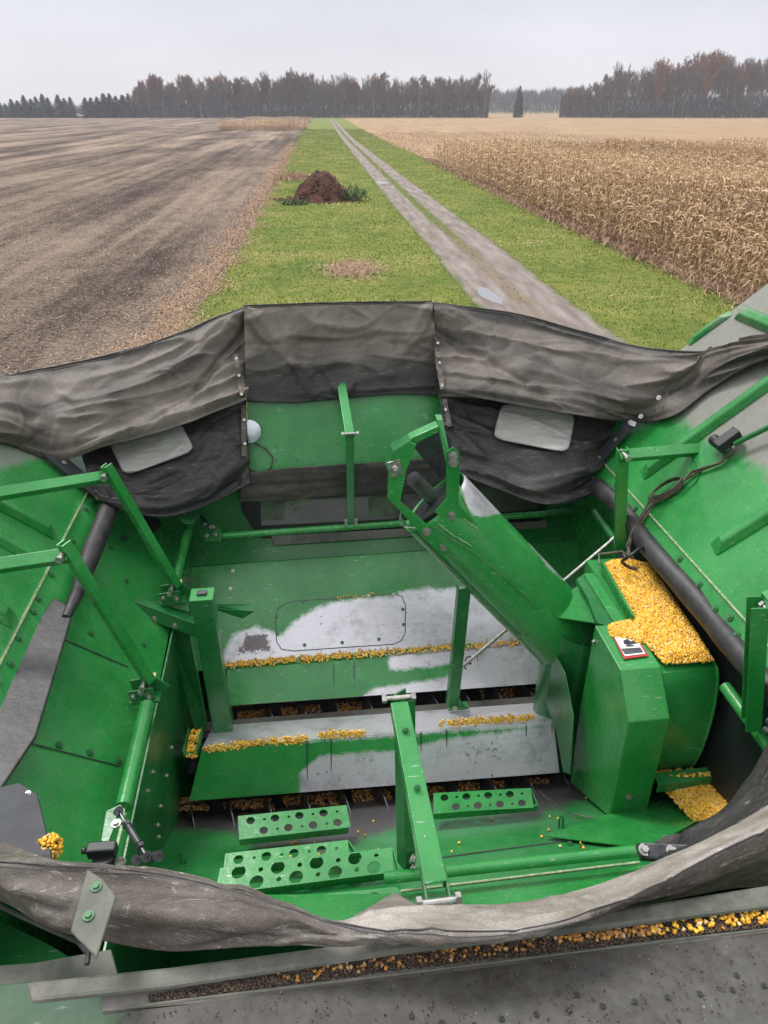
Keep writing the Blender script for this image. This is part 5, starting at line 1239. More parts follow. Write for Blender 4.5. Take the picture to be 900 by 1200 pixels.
loose('thin line of yellow kernels lying along the front auger cover', line(vall, [(264, 780, 330, 775, .8), (330, 775, 450, 765, 1.7), (450, 765, 530, 759, .6), (530, 759, 628, 752, .6)], 330, 3), .0085, seed=3, flat=.35)
loose('broken line of yellow kernels along the ridge of the rear auger cover', line(pc2, [(240, 877, 280, 873, .5), (275, 872, 360, 865, 1.5), (372, 862, 428, 858, 1.1), (515, 848, 560, 844, .6), (550, 845, 625, 840, 1.3)], 230, 4), .0085, seed=4, flat=.35)
loose('kernels lying on the narrow ledge under the curved housing', [ledge(random.uniform(770, 832), random.gauss(912 - 4, 2), .006) for _ in range(140)], seed=5)
for (u, v), lab in (((227, 872), 'kernels packed in the left bearing bracket'), ((650, 828), 'kernels packed in the right bearing bracket')):
    c = Q(u, v, 2.205); loose(lab, [c + V((random.uniform(-.02, .02), random.uniform(-.07, .07), random.uniform(0, .01) + 0)) - V((0, 0, 0)) for _ in range(150)], seed=int(u))
def patches(label, y, dep, segs, n, seed):
    P = []; rr_ = random.Random(seed)
    for u0, v0, u1, v1 in segs:
        for _ in range(n):
            u, v = rr_.uniform(u0, u1), rr_.uniform(v0, v1); P.append(Q(u + (v - v0) * .4, v, dep) + V((0, 0, rr_.uniform(-.004, .006))))
    return loose(label, P, .0105, KERNEL_OLD, seed)
patches('dull kernels left in the front trough between the auger covers', 0, 2.49, [(266, 826, 312, 846), (325, 822, 372, 842), (385, 820, 430, 836), (560, 806, 626, 818)], 330, 21)
patches('dull kernels left in the rear trough along the lowest gap', 0, 2.50, [(205, 936, 240, 950), (258, 934, 316, 948), (328, 930, 396, 944), (410, 926, 455, 940), (475, 922, 520, 934), (535, 916, 590, 928), (600, 912, 645, 924)], 230, 22)
def onplane_loose(label, pl, poly, n, seed, mat=None, size=.0105, off=.006):
    rr_ = random.Random(seed); us = [p[0] for p in poly]; vs = [p[1] for p in poly]; P = []
    while len(P) < n:
        u, v = rr_.uniform(min(us), max(us)), rr_.uniform(min(vs), max(vs))
        if inpoly(u, v, poly): P.append(pl(u, v, off + rr_.random() * .004))
    return loose(label, P, size, mat, seed, .5)
onplane_loose('bright yellow kernels lying in the gutter near its right end', gut, [(745, 1090), (800, 1078), (900, 1067), (930, 1064), (930, 1080), (860, 1090), (770, 1098)], 120, 31, size=.0072)
onplane_loose('brown and yellow kernels scattered in the middle of the gutter', gut, [(640, 1098), (770, 1082), (770, 1097), (700, 1104), (645, 1106)], 150, 32, KERNEL_OLD, .0068)
onplane_loose('few kernels and crumbs along the left part of the gutter', gut, [(320, 1140), (640, 1100), (640, 1112), (340, 1155)], 110, 33, KERNEL_OLD, .006)
onplane_loose('single kernels dropped on the rear slope of the tank', pD, [(200, 990), (700, 930), (760, 990), (480, 1040)], 34, 34, size=.009, off=.004)
onplane_loose('single kernels dropped on the front slope of the tank', pF, [(395, 700), (440, 694), (440, 699), (395, 704)], 16, 35, size=.009, off=.003)
onplane_loose('small dark crumbs of grain on the silver rear cover', pc2, [(520, 860), (600, 852), (600, 900), (530, 905)], 60, 36, rndmat('crumb', [(0, (.03, .025, .02)), (1, (.10, .07, .04))]), .005, .002)
GRIT = rndmat('grit', [(0, (.035, .028, .022)), (.5, (.10, .078, .058)), (.9, (.15, .11, .08)), (1, (.22, .16, .09))])
onplane_loose('brown grit and chaff filling the gutter behind the tarp', gut, [(175, 1168), (300, 1147), (460, 1122), (620, 1102), (900, 1066), (960, 1060), (960, 1080), (620, 1120), (460, 1138), (300, 1160), (175, 1176)], 6800, 37, GRIT, .0035, .001)
onplane_loose('fine dark dirt specks sprinkled on the screen panel', scr, [(150, 1186), (560, 1134), (900, 1095), (900, 1200), (150, 1200)], 320, 38, GRIT, .0026, .002)
# broken cob on the left slope
cb = thing('corn_cob', 'short broken corn cob with yellow kernels beside the dark guard plate', 'corn cob', Q(52, 998, 1.40))
mb = MB(); a_ = Q(44, 1001, 1.38); b_ = Q(58, 993, 1.36); mb.tube(a_, b_, .020, .021, 16); part('cob_core', mb, STRAW if False else plain('cob_pith', (.55, .38, .24), .8, 0, .4, 90), cb, smooth=50)
dcb = (b_ - a_).normalized(); q1 = dcb.orthogonal().normalized(); q2 = dcb.cross(q1); P = []
for i in range(9):
    for j in range(12):
        an = 6.28318 * (j + .5 * (i % 2)) / 12; P.append(a_.lerp(b_, .25 + i * .17) + (q1 * math.cos(an) + q2 * math.sin(an)) * (.022 if i < 7 else .022 - .006 * (i - 6)))
me = kernel_mesh('cob_kernels', [p - cb.location for p in P], .010, KERNEL, 9); o = bpy.data.objects.new('cob_kernels', me); link(o, cb); o['kind'] = 'stuff'

# ================================================================== LAND
def G(u, v):
    r = ray(u, v); return CAM + r * (HC / -r.z)
ca_, sa_ = math.cos(LANE_ANG), math.sin(LANE_ANG)
def lane_xy(p): return (p.x * ca_ - p.y * sa_, p.x * sa_ + p.y * ca_)      # across, along the lane
def to_world(x, y): return (x * ca_ + y * sa_, -x * sa_ + y * ca_)
def land(name, me):
    o = bpy.data.objects.new(name, me); link(o); o.rotation_euler = (0, 0, -LANE_ANG); o['kind'] = 'structure'; return o
def sheet(name, xs_fn, ys, nx, z, mat, uv=False):
    vs = []; nyy = len(ys); U = []
    for j, y in enumerate(ys):
        x0, x1 = xs_fn(y)
        for i in range(nx + 1): vs.append((x0 + (x1 - x0) * i / nx, y, z)); U.append((i / nx, j / (nyy - 1)))
    fs = [(j * (nx + 1) + i, j * (nx + 1) + i + 1, (j + 1) * (nx + 1) + i + 1, (j + 1) * (nx + 1) + i) for j in range(nyy - 1) for i in range(nx)]
    me = npmesh(name, np.array(vs), np.array(fs), mat)
    if uv:
        l = me.uv_layers.new(name='UVMap'); ix = np.array(fs).ravel(); l.data.foreach_set('uv', np.array(U, dtype=np.float32)[ix].ravel())
    return land(name, me)
def interp(pts, y):
    if y <= pts[0][1]: (x0, y0), (x1, y1) = pts[0], pts[1]
    elif y >= pts[-1][1]: return pts[-1][0]
    else:
        for (x0, y0), (x1, y1) in zip(pts, pts[1:]):
            if y0 <= y <= y1: break
    t = (y - y0) / (y1 - y0 + 1e-9); t = max(t, -.2); return x0 + (x1 - x0) * t
def edge_pts(pp): return sorted([lane_xy(G(u, v)) for u, v in pp], key=lambda q: q[1])
eL = edge_pts([(215, 385), (240, 352), (266, 318), (290, 275), (310, 240), (325, 212), (338, 185), (352, 160), (360, 148), (366, 141.5)])
eR = edge_pts([(408, 141.5), (415, 146), (430, 155), (465, 172), (500, 187), (540, 207), (620, 246), (700, 281), (790, 320), (860, 351)])
lL = edge_pts([(387, 141.5), (391, 150), (400, 163), (431, 204), (461, 243), (495, 282), (545, 345), (590, 395)])
lR = edge_pts([(394, 141.5), (403, 151), (414, 162), (453, 191), (500, 226), (596, 296), (670, 354), (734, 401), (790, 445)])
def nz(y, a, s, f): return a * noise.noise(V((y * f, s, 0))) + a * .5 * noise.noise(V((y * f * 3.7, s + 9, 0)))
ys = list(np.concatenate([np.arange(-60, 60, .4), np.arange(60, 160, 1.5), np.arange(160, 1160, 12)]))
big = MB(); rr_ = 3200
me = npmesh('ground', np.array([(rr_ * math.cos(a * 6.28318 / 64), rr_ * math.sin(a * 6.28318 / 64), 0) for a in range(64)]), np.array([list(range(64))]), GRASS, loops=64); land('ground', me)
YEND = 1150
def cut(ys, y1): return [y for y in ys if y <= y1] + [y1]
sheet('bare_field', lambda y: (-900, interp(eL, y) + nz(y, .35, 3, .5)), cut(ys, YEND - 8), 6, .004, SOIL)
sheet('stubble_field', lambda y: (interp(eR, y) + nz(y, .3, 5, .5), 900), cut(ys, YEND), 6, .008, STUB)
lo = sheet('farm_lane', lambda y: (interp(lL, y) + nz(y, .10, 7, .8), interp(lR, y) + nz(y, .10, 8, .8)), cut([y for y in ys if y > -30], 500), 12, .012, LANEM, uv=True)
# puddles in the left wheel track
for (pu, label) in (([(560, 336), (570, 338), (590, 352), (588, 358), (572, 352), (560, 345)], 'pale'), ([(438, 213), (450, 213), (455, 215.5), (445, 216)], 'far')):
    P = [lane_xy(G(*p)) for p in pu]; mb = MB(); cxm = sum(p[0] for p in P) / len(P); cym = sum(p[1] for p in P) / len(P); n = 40; vv = []
    for i in range(n):
        a = i / n * len(P); k0 = int(a) % len(P); k1 = (k0 + 1) % len(P); t = a - int(a); t = t * t * (3 - 2 * t)
        x = P[k0][0] * (1 - t) + P[k1][0] * t; y = P[k0][1] * (1 - t) + P[k1][1] * t; x += .06 * noise.noise(V((x * 3, y * 3, 1))); vv.append((x, y, .016))
    me = npmesh('puddle', np.array(vv), np.array([list(range(n))]), WATER, loops=n); land('puddle', me)

# blades and straw as loose geometry --------------------------------------------------
def strips(name, X, Y, Z, L, W, tiltv, mat, seed, kind='grass', bend=.3, rnd=None):
    """n two-quad strips standing (tilt 0) or lying (tilt ~90 deg)."""
    r_ = np.random.default_rng(seed + 9000); n = len(X); az = r_.uniform(0, 2 * np.pi, n); ti = tiltv
    dx, dy = np.cos(az), np.sin(az); px, py = -dy, dx
    b = np.stack([X, Y, Z], 1); up = np.stack([dx * np.sin(ti), dy * np.sin(ti), np.cos(ti)], 1); pp = np.stack([px, py, px * 0], 1)
    m = b + up * (L * .55)[:, None]; t2 = ti + bend * r_.uniform(.4, 1.6, n); t2 = np.minimum(t2, 1.52)
    up2 = np.stack([dx * np.sin(t2), dy * np.sin(t2), np.cos(t2)], 1); e = m + up2 * (L * .45)[:, None]
    w = (W * .5)[:, None]
    vs = np.stack([b - pp * w, b + pp * w, m + pp * w * .8, m - pp * w * .8, e + pp * w * .15, e - pp * w * .15], 1).reshape(-1, 3)
    f = np.array([[0, 1, 2, 3], [3, 2, 4, 5]]); fs = (f[None] + (np.arange(n) * 6)[:, None, None]).reshape(-1, 4)
    rv_ = np.repeat(r_.uniform(0, 1, n) if rnd is None else rnd, 6)
    return npmesh(name, vs, fs, mat, {'rnd': np.clip(rv_, 0, 1)})
def npinterp(e, y): a = np.array(e); return np.interp(y, a[:, 1], a[:, 0])
def ynear(n, a, b, p=2.0, r_=rng): t = r_.uniform(0, 1, n) ** p; return a + (b - a) * t
def stuffland(name, me, label, cat):
    o = bpy.data.objects.new(name, me); link(o); o.rotation_euler = (0, 0, -LANE_ANG); return tag(o, label, cat, kind='stuff')
n = 200000; Y = ynear(n, 9, 240, 2.2); x0 = npinterp(eL, Y) - .4; x1 = npinterp(eR, Y) + .3; X = x0 + (x1 - x0) * rng.uniform(0, 1, n)
a0 = npinterp(lL, Y); a1 = npinterp(lR, Y); f_ = (X - a0) / (a1 - a0)
keep = (f_ < .03) | (f_ > .97) | ((np.abs(f_ - .5) < .07) & (Y > 22) & (rng.uniform(0, 1, n) < .8)); X, Y = X[keep], Y[keep]; n = len(X)
pn = np.array([noise.fractal(V((x * .25, y * .25, 0)), 1, 2, 4) for x, y in zip(X[::1], Y[::1])]) if n < 400000 else 0
rd = np.clip(rng.normal(.50, .2, n) + pn * .75, 0, 1)
me = strips('grass', X, Y, np.full(n, .0), rng.uniform(.03, .085, n) * (1 + pn * .6), rng.uniform(.010, .026, n) * (1 + Y / 45), rng.uniform(.1, 1.2, n), BLADE, 5, rnd=rd)
stuffland('grass', me, 'short green and yellowish grass on both sides of the farm lane', 'grass')
# residue on the bare field
n = 130000; Y = ynear(n, 12, 70, 1.5); x1 = npinterp(eL, Y); X = x1 - .15 - rng.uniform(0, 1, n) ** 1.25 * (.62 * Y + 6)
pn = np.array([noise.fractal(V((x * .34, y * .035, 7)), 1, 2, 4) for x, y in zip(X, Y)]); keep = rng.uniform(0, 1, n) < np.clip(.45 + pn * .9, .08, 1); X, Y = X[keep], Y[keep]; n = len(X)
me = strips('crop_residue', X, Y, np.full(n, .012), rng.uniform(.04, .16, n), rng.uniform(.010, .024, n) * (1 + Y / 90), rng.uniform(1.1, 1.55, n), RESID, 6, bend=.1, rnd=rng.uniform(0, .85, n))
stuffland('crop_residue', me, 'chopped pale crop residue scattered over the brown field', 'crop residue')
# straw band along the edge of the grass
n = 42000; Y = ynear(n, 9, 130, 1.9); x1 = npinterp(eL, Y); X = x1 + rng.normal(-.45, .42, n) + .3 * np.sin(Y * 1.3); pn = rng.uniform(0, 1, n)
me = strips('straw', X, Y, np.full(n, .02), rng.uniform(.05, .18, n), rng.uniform(.010, .024, n) * (1 + Y / 70), rng.uniform(.9, 1.5, n), STRAW, 7, bend=.3, rnd=np.clip(rng.normal(.60, .22, n), 0, 1))
stuffland('straw', me, 'orange tan straw strip between brown field and grass', 'straw')
c = lane_xy(G(413, 316)); n = 3800; X = c[0] + rng.normal(0, .55, n); Y = c[1] + rng.normal(0, .85, n)
me = strips('straw', X, Y, np.full(n, .03), rng.uniform(.06, .2, n), rng.uniform(.015, .03, n), rng.uniform(.9, 1.5, n), STRAW, 8, bend=.3, rnd=np.clip(rng.normal(.6, .25, n), 0, 1))
stuffland('straw', me, 'small tan patch of straw lying in the grass before the mound', 'straw')
c = lane_xy(G(344, 208)); n = 2500; X = c[0] + rng.normal(0, .6, n); Y = c[1] + rng.normal(0, 1.8, n)
me = strips('straw', X, Y, np.full(n, .03), rng.uniform(.15, .45, n), rng.uniform(.03, .05, n), rng.uniform(.3, 1.3, n), STRAW, 9, bend=.3)
stuffland('straw', me, 'pale dead grass left of the dirt mound', 'straw')
# fallen stalks at the corn's edge
n = 14000; Y = ynear(n, 16, 95, 1.5); X = npinterp(eR, Y) + rng.normal(.25, .35, n)
me = strips('straw', X, Y, np.full(n, .03), rng.uniform(.15, .5, n), rng.uniform(.02, .045, n), rng.uniform(.6, 1.45, n), STRAW, 10, bend=.4)
stuffland('straw', me, 'pale stalk litter along the foot of the standing corn', 'straw')

# standing corn ------------------------------------------------------------------------
def corn_template(seed, leaves=13, H=2.1):
    r_ = random.Random(seed); vs = []; fs = []; rn = []
    lean = (r_.uniform(-.12, .12), r_.uniform(-.12, .12))
    def at(z): return (lean[0] * z / H * z, lean[1] * z / H * z, z)
    w = .013
    o = len(vs); zs = [0, H * .5, H * .93]
    for z in zs:
        for k_ in range(3):
            a = k_ * 2.094; x, y, zz = at(z); ww = w * (1 - .5 * z / H); vs.append((x + ww * math.cos(a), y + ww * math.sin(a), zz)); rn.append(.35 + r_.uniform(-.1, .1))
    for j in range(2):
        for k_ in range(3): fs.append((o + j * 3 + k_, o + j * 3 + (k_ + 1) % 3, o + (j + 1) * 3 + (k_ + 1) % 3, o + (j + 1) * 3 + k_))
    for i in range(leaves):
        z = H * (.14 + .76 * i / (leaves - 1)) + r_.uniform(-.05, .05); a = i * 3.14 + r_.uniform(-.7, .7); L = r_.uniform(.38, .68) * (1 if .3 < z / H < .85 else .7); wd = r_.uniform(.020, .036)
        x, y, zz = at(z); el = r_.uniform(.2, 1.2); col = r_.uniform(.15, 1.0); o = len(vs); px, py = -math.sin(a), math.cos(a)
        tw = r_.uniform(-.6, .6)
        for q in range(4):
            ww = wd * (.7, 1, .8, .12)[q]; vs += [(x - px * ww, y - py * ww, zz + tw * ww), (x + px * ww, y + py * ww, zz - tw * ww)]; rn += [col, col]
            st = L / 3; x += math.cos(a) * math.cos(el) * st; y += math.sin(a) * math.cos(el) * st; zz += math.sin(el) * st; el -= r_.uniform(.45, 1.1); a += r_.uniform(-.35, .35); px, py = -math.sin(a), math.cos(a)
        for q in range(3): fs.append((o + 2 * q, o + 2 * q + 1, o + 2 * q + 3, o + 2 * q + 2))
    for i in range(5):                                                     # tassel
        a = r_.uniform(0, 6.28); x, y, zz = at(H * .92); o = len(vs); t = r_.uniform(.1, .5); L = r_.uniform(.16, .26); px, py = -math.sin(a) * .007, math.cos(a) * .007
        vs += [(x - px, y - py, zz), (x + px, y + py, zz), (x + math.cos(a) * math.sin(t) * L + px, y + math.sin(a) * math.sin(t) * L + py, zz + math.cos(t) * L), (x + math.cos(a) * math.sin(t) * L - px, y + math.sin(a) * math.sin(t) * L - py, zz + math.cos(t) * L)]; rn += [.5] * 4; fs.append((o, o + 1, o + 2, o + 3))
    x, y, zz = at(H * .42); o = len(vs); ww = .035                           # husk
    vs += [(x - ww, y, zz), (x, y - ww, zz), (x + ww, y, zz), (x, y + ww, zz), (x - ww * .7 + .06, y, zz - .2), (x + .06, y - ww * .7, zz - .2), (x + ww * .7 + .06, y, zz - .2), (x + .06, y + ww * .7, zz - .2)]; rn += [.95] * 8
    fs += [(o, o + 1, o + 5, o + 4), (o + 1, o + 2, o + 6, o + 5), (o + 2, o + 3, o + 7, o + 6), (o + 3, o, o + 4, o + 7)]
    return np.array(vs), np.array(fs), np.array(rn)
def cornfield(name, XY, label, seed, leaves=13, H=2.1, wmul=1.0, tn=0.0, cat='standing corn'):
    tp = [corn_template(seed * 10 + i, leaves, H) for i in range(6)]; r_ = np.random.default_rng(seed); VV = []; FF = []; RR = []; o = 0
    which = r_.integers(0, 6, len(XY)); XY = np.array(XY)
    for k_ in range(6):
        P = XY[which == k_]; m = len(P)
        if not m: continue
        vs, fs, rn = tp[k_]; an = r_.uniform(0, 6.283, m); s = r_.uniform(.88, 1.1, m) * (1 + .05 * np.sin(P[:, 0] * .4) + .05 * np.sin(P[:, 1] * .23)); c_, s_ = np.cos(an), np.sin(an)
        x = (vs[None, :, 0] * c_[:, None] - vs[None, :, 1] * s_[:, None]) * s[:, None] * wmul + P[:, 0:1]
        y = (vs[None, :, 0] * s_[:, None] + vs[None, :, 1] * c_[:, None]) * s[:, None] * wmul + P[:, 1:2]
        z = vs[None, :, 2] * s[:, None]
        VV.append(np.stack([x, y, z], 2).reshape(-1, 3)); FF.append((fs[None] + (np.arange(m) * len(vs))[:, None, None]).reshape(-1, 4) + o)
        tone = tn + r_.normal(0, .10 if tn == 0 else .22, m) + .12 * np.sin(P[:, 0] * .21 + P[:, 1] * .05); RR.append(np.clip(rn[None] * .85 + .05 + tone[:, None], 0, 1).ravel()); o += m * len(vs)
    me = npmesh(name, np.concatenate(VV), np.concatenate(FF), CORN, {'rnd': np.concatenate(RR)}); return stuffland(name, me, label, cat)
XY = []; yfar = 90.0
rc = random.Random(12); row = 0
while True:
    xr_ = 0.45 + row * .76; row += 1
    if xr_ > 46: break
    y = 14.0
    while y < yfar + 2 * math.sin(row * .7):
        x = float(npinterp(eR, y)) + xr_ + rc.gauss(0, .05)
        if x < .60 * y + 5.5 and x > 10.5 and y > 16: XY.append((x, y + rc.gauss(0, .04)))
        y += .21 if y < 50 else (.27 if y < 70 else .34)
print('corn plants', len(XY))
cornfield('corn_crop', XY, 'big block of dry standing corn right of the grass strip', 2)
XY = []
p0 = lane_xy(G(256, 153)); p1 = lane_xy(G(363, 153))
for row in range(9):
    x = p0[0]
    while x < p1[0] - .5:
        XY.append((x + rc.gauss(0, .1), p0[1] + row * .9 + rc.gauss(0, .2))); x += .30
cornfield('corn_crop', XY, 'short leftover strip of standing corn in the brown field', 3, 7, 2.35, 1.4, .15)
XY = []; q0 = lane_xy(G(287, 143.0)); q1 = lane_xy(G(365, 143.0))
for row in range(5):
    x = q0[0]
    while x < q1[0]: XY.append((x, q0[1] + row * 1.2)); x += .45
cornfield('corn_crop', XY, 'second thin strip of corn behind the leftover strip', 4, 6, 2.1, 1.8, .22)
# short stubs near the lane in the harvested part
n = 9000; Y = ynear(n, 92, 200, 1.0); X = npinterp(eR, Y) + .3 + np.floor(rng.uniform(0, 1, n) * 60) * .76
me = strips('corn_stubs', X, Y, np.full(n, .0), rng.uniform(.2, .4, n), rng.uniform(.03, .07, n), rng.uniform(.0, .6, n), STRAW, 17, bend=.2)
stuffland('corn_stubs', me, 'cut corn stubs in rows on the harvested field', 'stubble')

# mound -----------------------------------------------------------------------------------
mc = G(377, 236); mo = thing('dirt_mound', 'rounded heap of dark reddish brown dirt on the grass left of the lane', 'dirt mound', (mc.x, mc.y + .9, 0))
mb = MB(); n = 60
for j in range(n + 1):
    for i in range(n + 1):
        x, y = (i / n - .5) * 5.4, (j / n - .5) * 4.4; r_ = math.hypot(x / 1.95, y / 1.6); r_ += .20 * noise.noise(V((x * 1.4, y * 1.4, 2)))
        h = 1.62 * max(0, 1 - min(1, r_) ** 2.0) ** 1.0 + .06 * max(0, 1.35 - r_)
        h += .30 * noise.fractal(V((x * 1.7, y * 1.7, 5)), .6, 2, 6) * min(1, h * 3); mb.v.append(V((x, y, h - .02)) + mo.location)
mb.f = [(j * (n + 1) + i, j * (n + 1) + i + 1, (j + 1) * (n + 1) + i + 1, (j + 1) * (n + 1) + i) for j in range(n) for i in range(n)]
part('soil_heap', mb, MOUND, mo)
me = kernel_mesh('soil_clods', [(x, y, .02 + max(0, 1.55 * (1 - (math.hypot(x / 1.95, y / 1.6)) ** 2.0))) for x, y in [(random.gauss(0, 1.1), random.gauss(0, .95)) for _ in range(800)]], .14, MOUND, 41); o = bpy.data.objects.new('soil_clods', me); link(o, mo); o['kind'] = 'stuff'
n = 500; me = strips('roots', np.random.default_rng(4).normal(0, .9, n), np.random.default_rng(5).normal(-.2, .8, n), np.random.default_rng(6).uniform(.1, 1.2, n), np.full(n, .25), np.full(n, .03), np.full(n, 1.0), STRAW, 43); me = me
def weed(u, v, hgt, rad, lab, seed, mat=WEED, nl=900):
    g = G(u, v); r_ = random.Random(seed); t = thing('weed_clump', lab, 'weeds', (g.x, g.y + .2, 0)); sb = MB()
    for i in range(26):
        a = r_.uniform(0, 6.28); rr2 = rad * r_.uniform(.0, .6); q = V((math.cos(a) * rr2, math.sin(a) * rr2, 0)); e = q * 1.5 + V((0, 0, hgt * r_.uniform(.6, 1))); sb.tube(q + t.location, e + t.location, .012, .004, 4)
    part('stem', sb, WEED if False else BRUSHM, t)
    R0 = np.random.default_rng(seed); nn_ = nl; a = R0.uniform(0, 6.28, nn_); rr3 = rad * np.sqrt(R0.uniform(0, 1, nn_)); z = hgt * R0.uniform(0, 1, nn_) ** .8 * (1 - .5 * rr3 / rad)
    me = strips('foliage', rr3 * np.cos(a), rr3 * np.sin(a) * .8, z, R0.uniform(.12, .3, nn_), R0.uniform(.03, .07, nn_), R0.uniform(.2, 1.4, nn_), mat, seed); o = bpy.data.objects.new('foliage', me); link(o, t)
BRUSHM = plain('weed_stem', (.06, .08, .03), .8)
weed(414, 236, 1.0, .95, 'dark green weed clump at the right foot of the dirt mound', 5, nl=520)
weed(346, 240, .14, .9, 'flat dark green weed patch in front of the mound, on its left', 7, WEED, 350)

# ================================================================== TREES
def tree_templates(kind, seed, H=20.0):
    r_ = random.Random(seed); tv = []; tf = []; cv = []; cf_ = []; cr = []
    def prism(A, B, ra_, rb_, vs, fs, n=5):
        d = (B - A).normalized(); a = d.orthogonal().normalized(); b = d.cross(a); o = len(vs)
        for p, r in ((A, ra_), (B, rb_)): vs.extend([p + (a * math.cos(6.28318 * i / n) + b * math.sin(6.28318 * i / n)) * r for i in range(n)])
        fs.extend([(o + i, o + (i + 1) % n, o + (i + 1) % n + n, o + i + n) for i in range(n)])
    def leafq(p, s, tone, d=None):
        d = d or V((r_.gauss(0, 1), r_.gauss(0, 1), r_.gauss(0, 1))).normalized(); a = d.orthogonal().normalized(); o = len(cv)
        L, W_ = s; cv.extend([p - a * W_, p + a * W_, p + d * L + a * W_ * .4, p + d * L - a * W_ * .4]); cf_.append((o, o + 1, o + 2, o + 3)); cr.extend([tone] * 4)
    if kind == 'spruce':
        prism(V((0, 0, 0)), V((0, 0, H)), .25, .03, tv, tf)
        lv = int(H * 2.6)
        for i in range(lv):
            z = H * (.04 + .96 * i / lv); R_ = (1 - z / H) ** .7 * H * .30 * r_.uniform(.75, 1.1) + .25
            for k_ in range(13):
                a = r_.uniform(0, 6.28); L = R_ * r_.uniform(.75, 1.15); tone = r_.uniform(0, 1)
                for q in range(3):
                    p = V((math.cos(a) * L * q / 3, math.sin(a) * L * q / 3, z - L * .25 * (q / 3) + r_.uniform(-.1, .1)))
                    leafq(p, (L * .42, .30 - .06 * q), tone, V((math.cos(a + r_.uniform(-.4, .4)), math.sin(a + r_.uniform(-.4, .4)), -.25)).normalized())
        return (tv, tf), (cv, cf_, cr)
    def grow(p, d, L, r, depth):
        n = 5 if depth == 0 else 2; q = p
        for i in range(n):
            d2 = (d + V((r_.gauss(0, .09), r_.gauss(0, .09), .03))).normalized(); e = q + d2 * L / n; r2 = r * (.84 if depth else .9)
            if depth < 2: prism(q, e, r, r2, tv, tf, 5 if depth else 6)
            else:
                o = len(cv); a = d2.orthogonal().normalized() * max(r, .035); b = d2.cross(a)
                cv.extend([q - a, q + a, e + a * .7, e - a * .7, q - b, q + b, e + b * .7, e - b * .7]); cf_.extend([(o, o + 1, o + 2, o + 3), (o + 4, o + 5, o + 6, o + 7)]); cr.extend([r_.uniform(0, .8)] * 8)
            q, d, r = e, d2, r2
            if depth < 4 and (depth > 0 or i > 0):
                for _ in range((2, 3, 3, 3)[min(depth, 3)]):
                    a = r_.uniform(0, 6.28); o_ = d.orthogonal().normalized(); side = o_ * math.cos(a) + d.cross(o_) * math.sin(a); sp = r_.uniform(.3, .7)
                    grow(q, (d * math.cos(sp) + side * math.sin(sp) + V((0, 0, .12))).normalized(), L * r_.uniform(.42, .62) * (.85 if depth == 0 else 1), r * .5, depth + 1)
        if depth >= 3:
            for _ in range(3 if kind == 'bare' else 4):
                pp = p.lerp(q, r_.random()) + V((r_.gauss(0, .3), r_.gauss(0, .3), r_.gauss(0, .3)))
                if kind == 'bare': leafq(pp, (r_.uniform(.5, 1.1), .022), r_.uniform(0, 1))
                else: leafq(pp, (r_.uniform(.25, .5), r_.uniform(.12, .24)), r_.uniform(0, 1))
    grow(V((0, 0, 0)), V((0, 0, 1)), H * .72, H * .012, 0)
    return (tv, tf), (cv, cf_, cr)
TPL = {}
def mk(kind, seed, H, tmat, cmat):
    (tv, tf), (cv, cf_, cr) = tree_templates(kind, seed, H)
    tm = npmesh('trunk', np.array([tuple(p) for p in tv]), np.array([f for f in tf if len(f) == 4]), tmat)
    cm = npmesh('crown', np.array([tuple(p) for p in cv]), np.array(cf_), cmat, {'rnd': np.array(cr)})
    zt = float(max(np.array([p.z for p in cv]).max(), np.array([p.z for p in tv]).max())); return tm, cm, zt
bare = [mk('bare', 100 + i, 20, BARK if i % 4 else BARK_PALE, TWIG) for i in range(6)]
rusty = [mk('leafy', 200 + i, 20, BARK, RUST) for i in range(3)]
redd = [mk('leafy', 300 + i, 20, BARK, REDL) for i in range(2)]
spr = [mk('spruce', 400 + i, 14, BARK, NEEDLE) for i in range(4)]
print('tree faces', [len(b[1].polygons) for b in bare + rusty + spr])
rt = random.Random(77)
def plant(name, tpl, x, y, H, label, cat, group=None, wide=1.0, z=0):
    tm, cm, zt = tpl; t = thing(name, label, cat, (x, y, z), group); s = H / zt; t.scale = (s * wide, s * wide, s); t.rotation_euler = (0, 0, rt.uniform(0, 6.28))
    for nm, me in (('trunk', tm), ('crown', cm)):
        o = bpy.data.objects.new(nm, me); link(o, t)
    return t
def spot(u, dist):                               # ground point straight under picture column u at a distance ahead
    r = ray(u, 138); k_ = dist / (r.y * cy + r.x * sy); return r.x * k_, r.y * k_
def htop(v, dist): 
    r = ray(450, v); return HC + dist * r.z / (r.y * cy + r.x * sy)
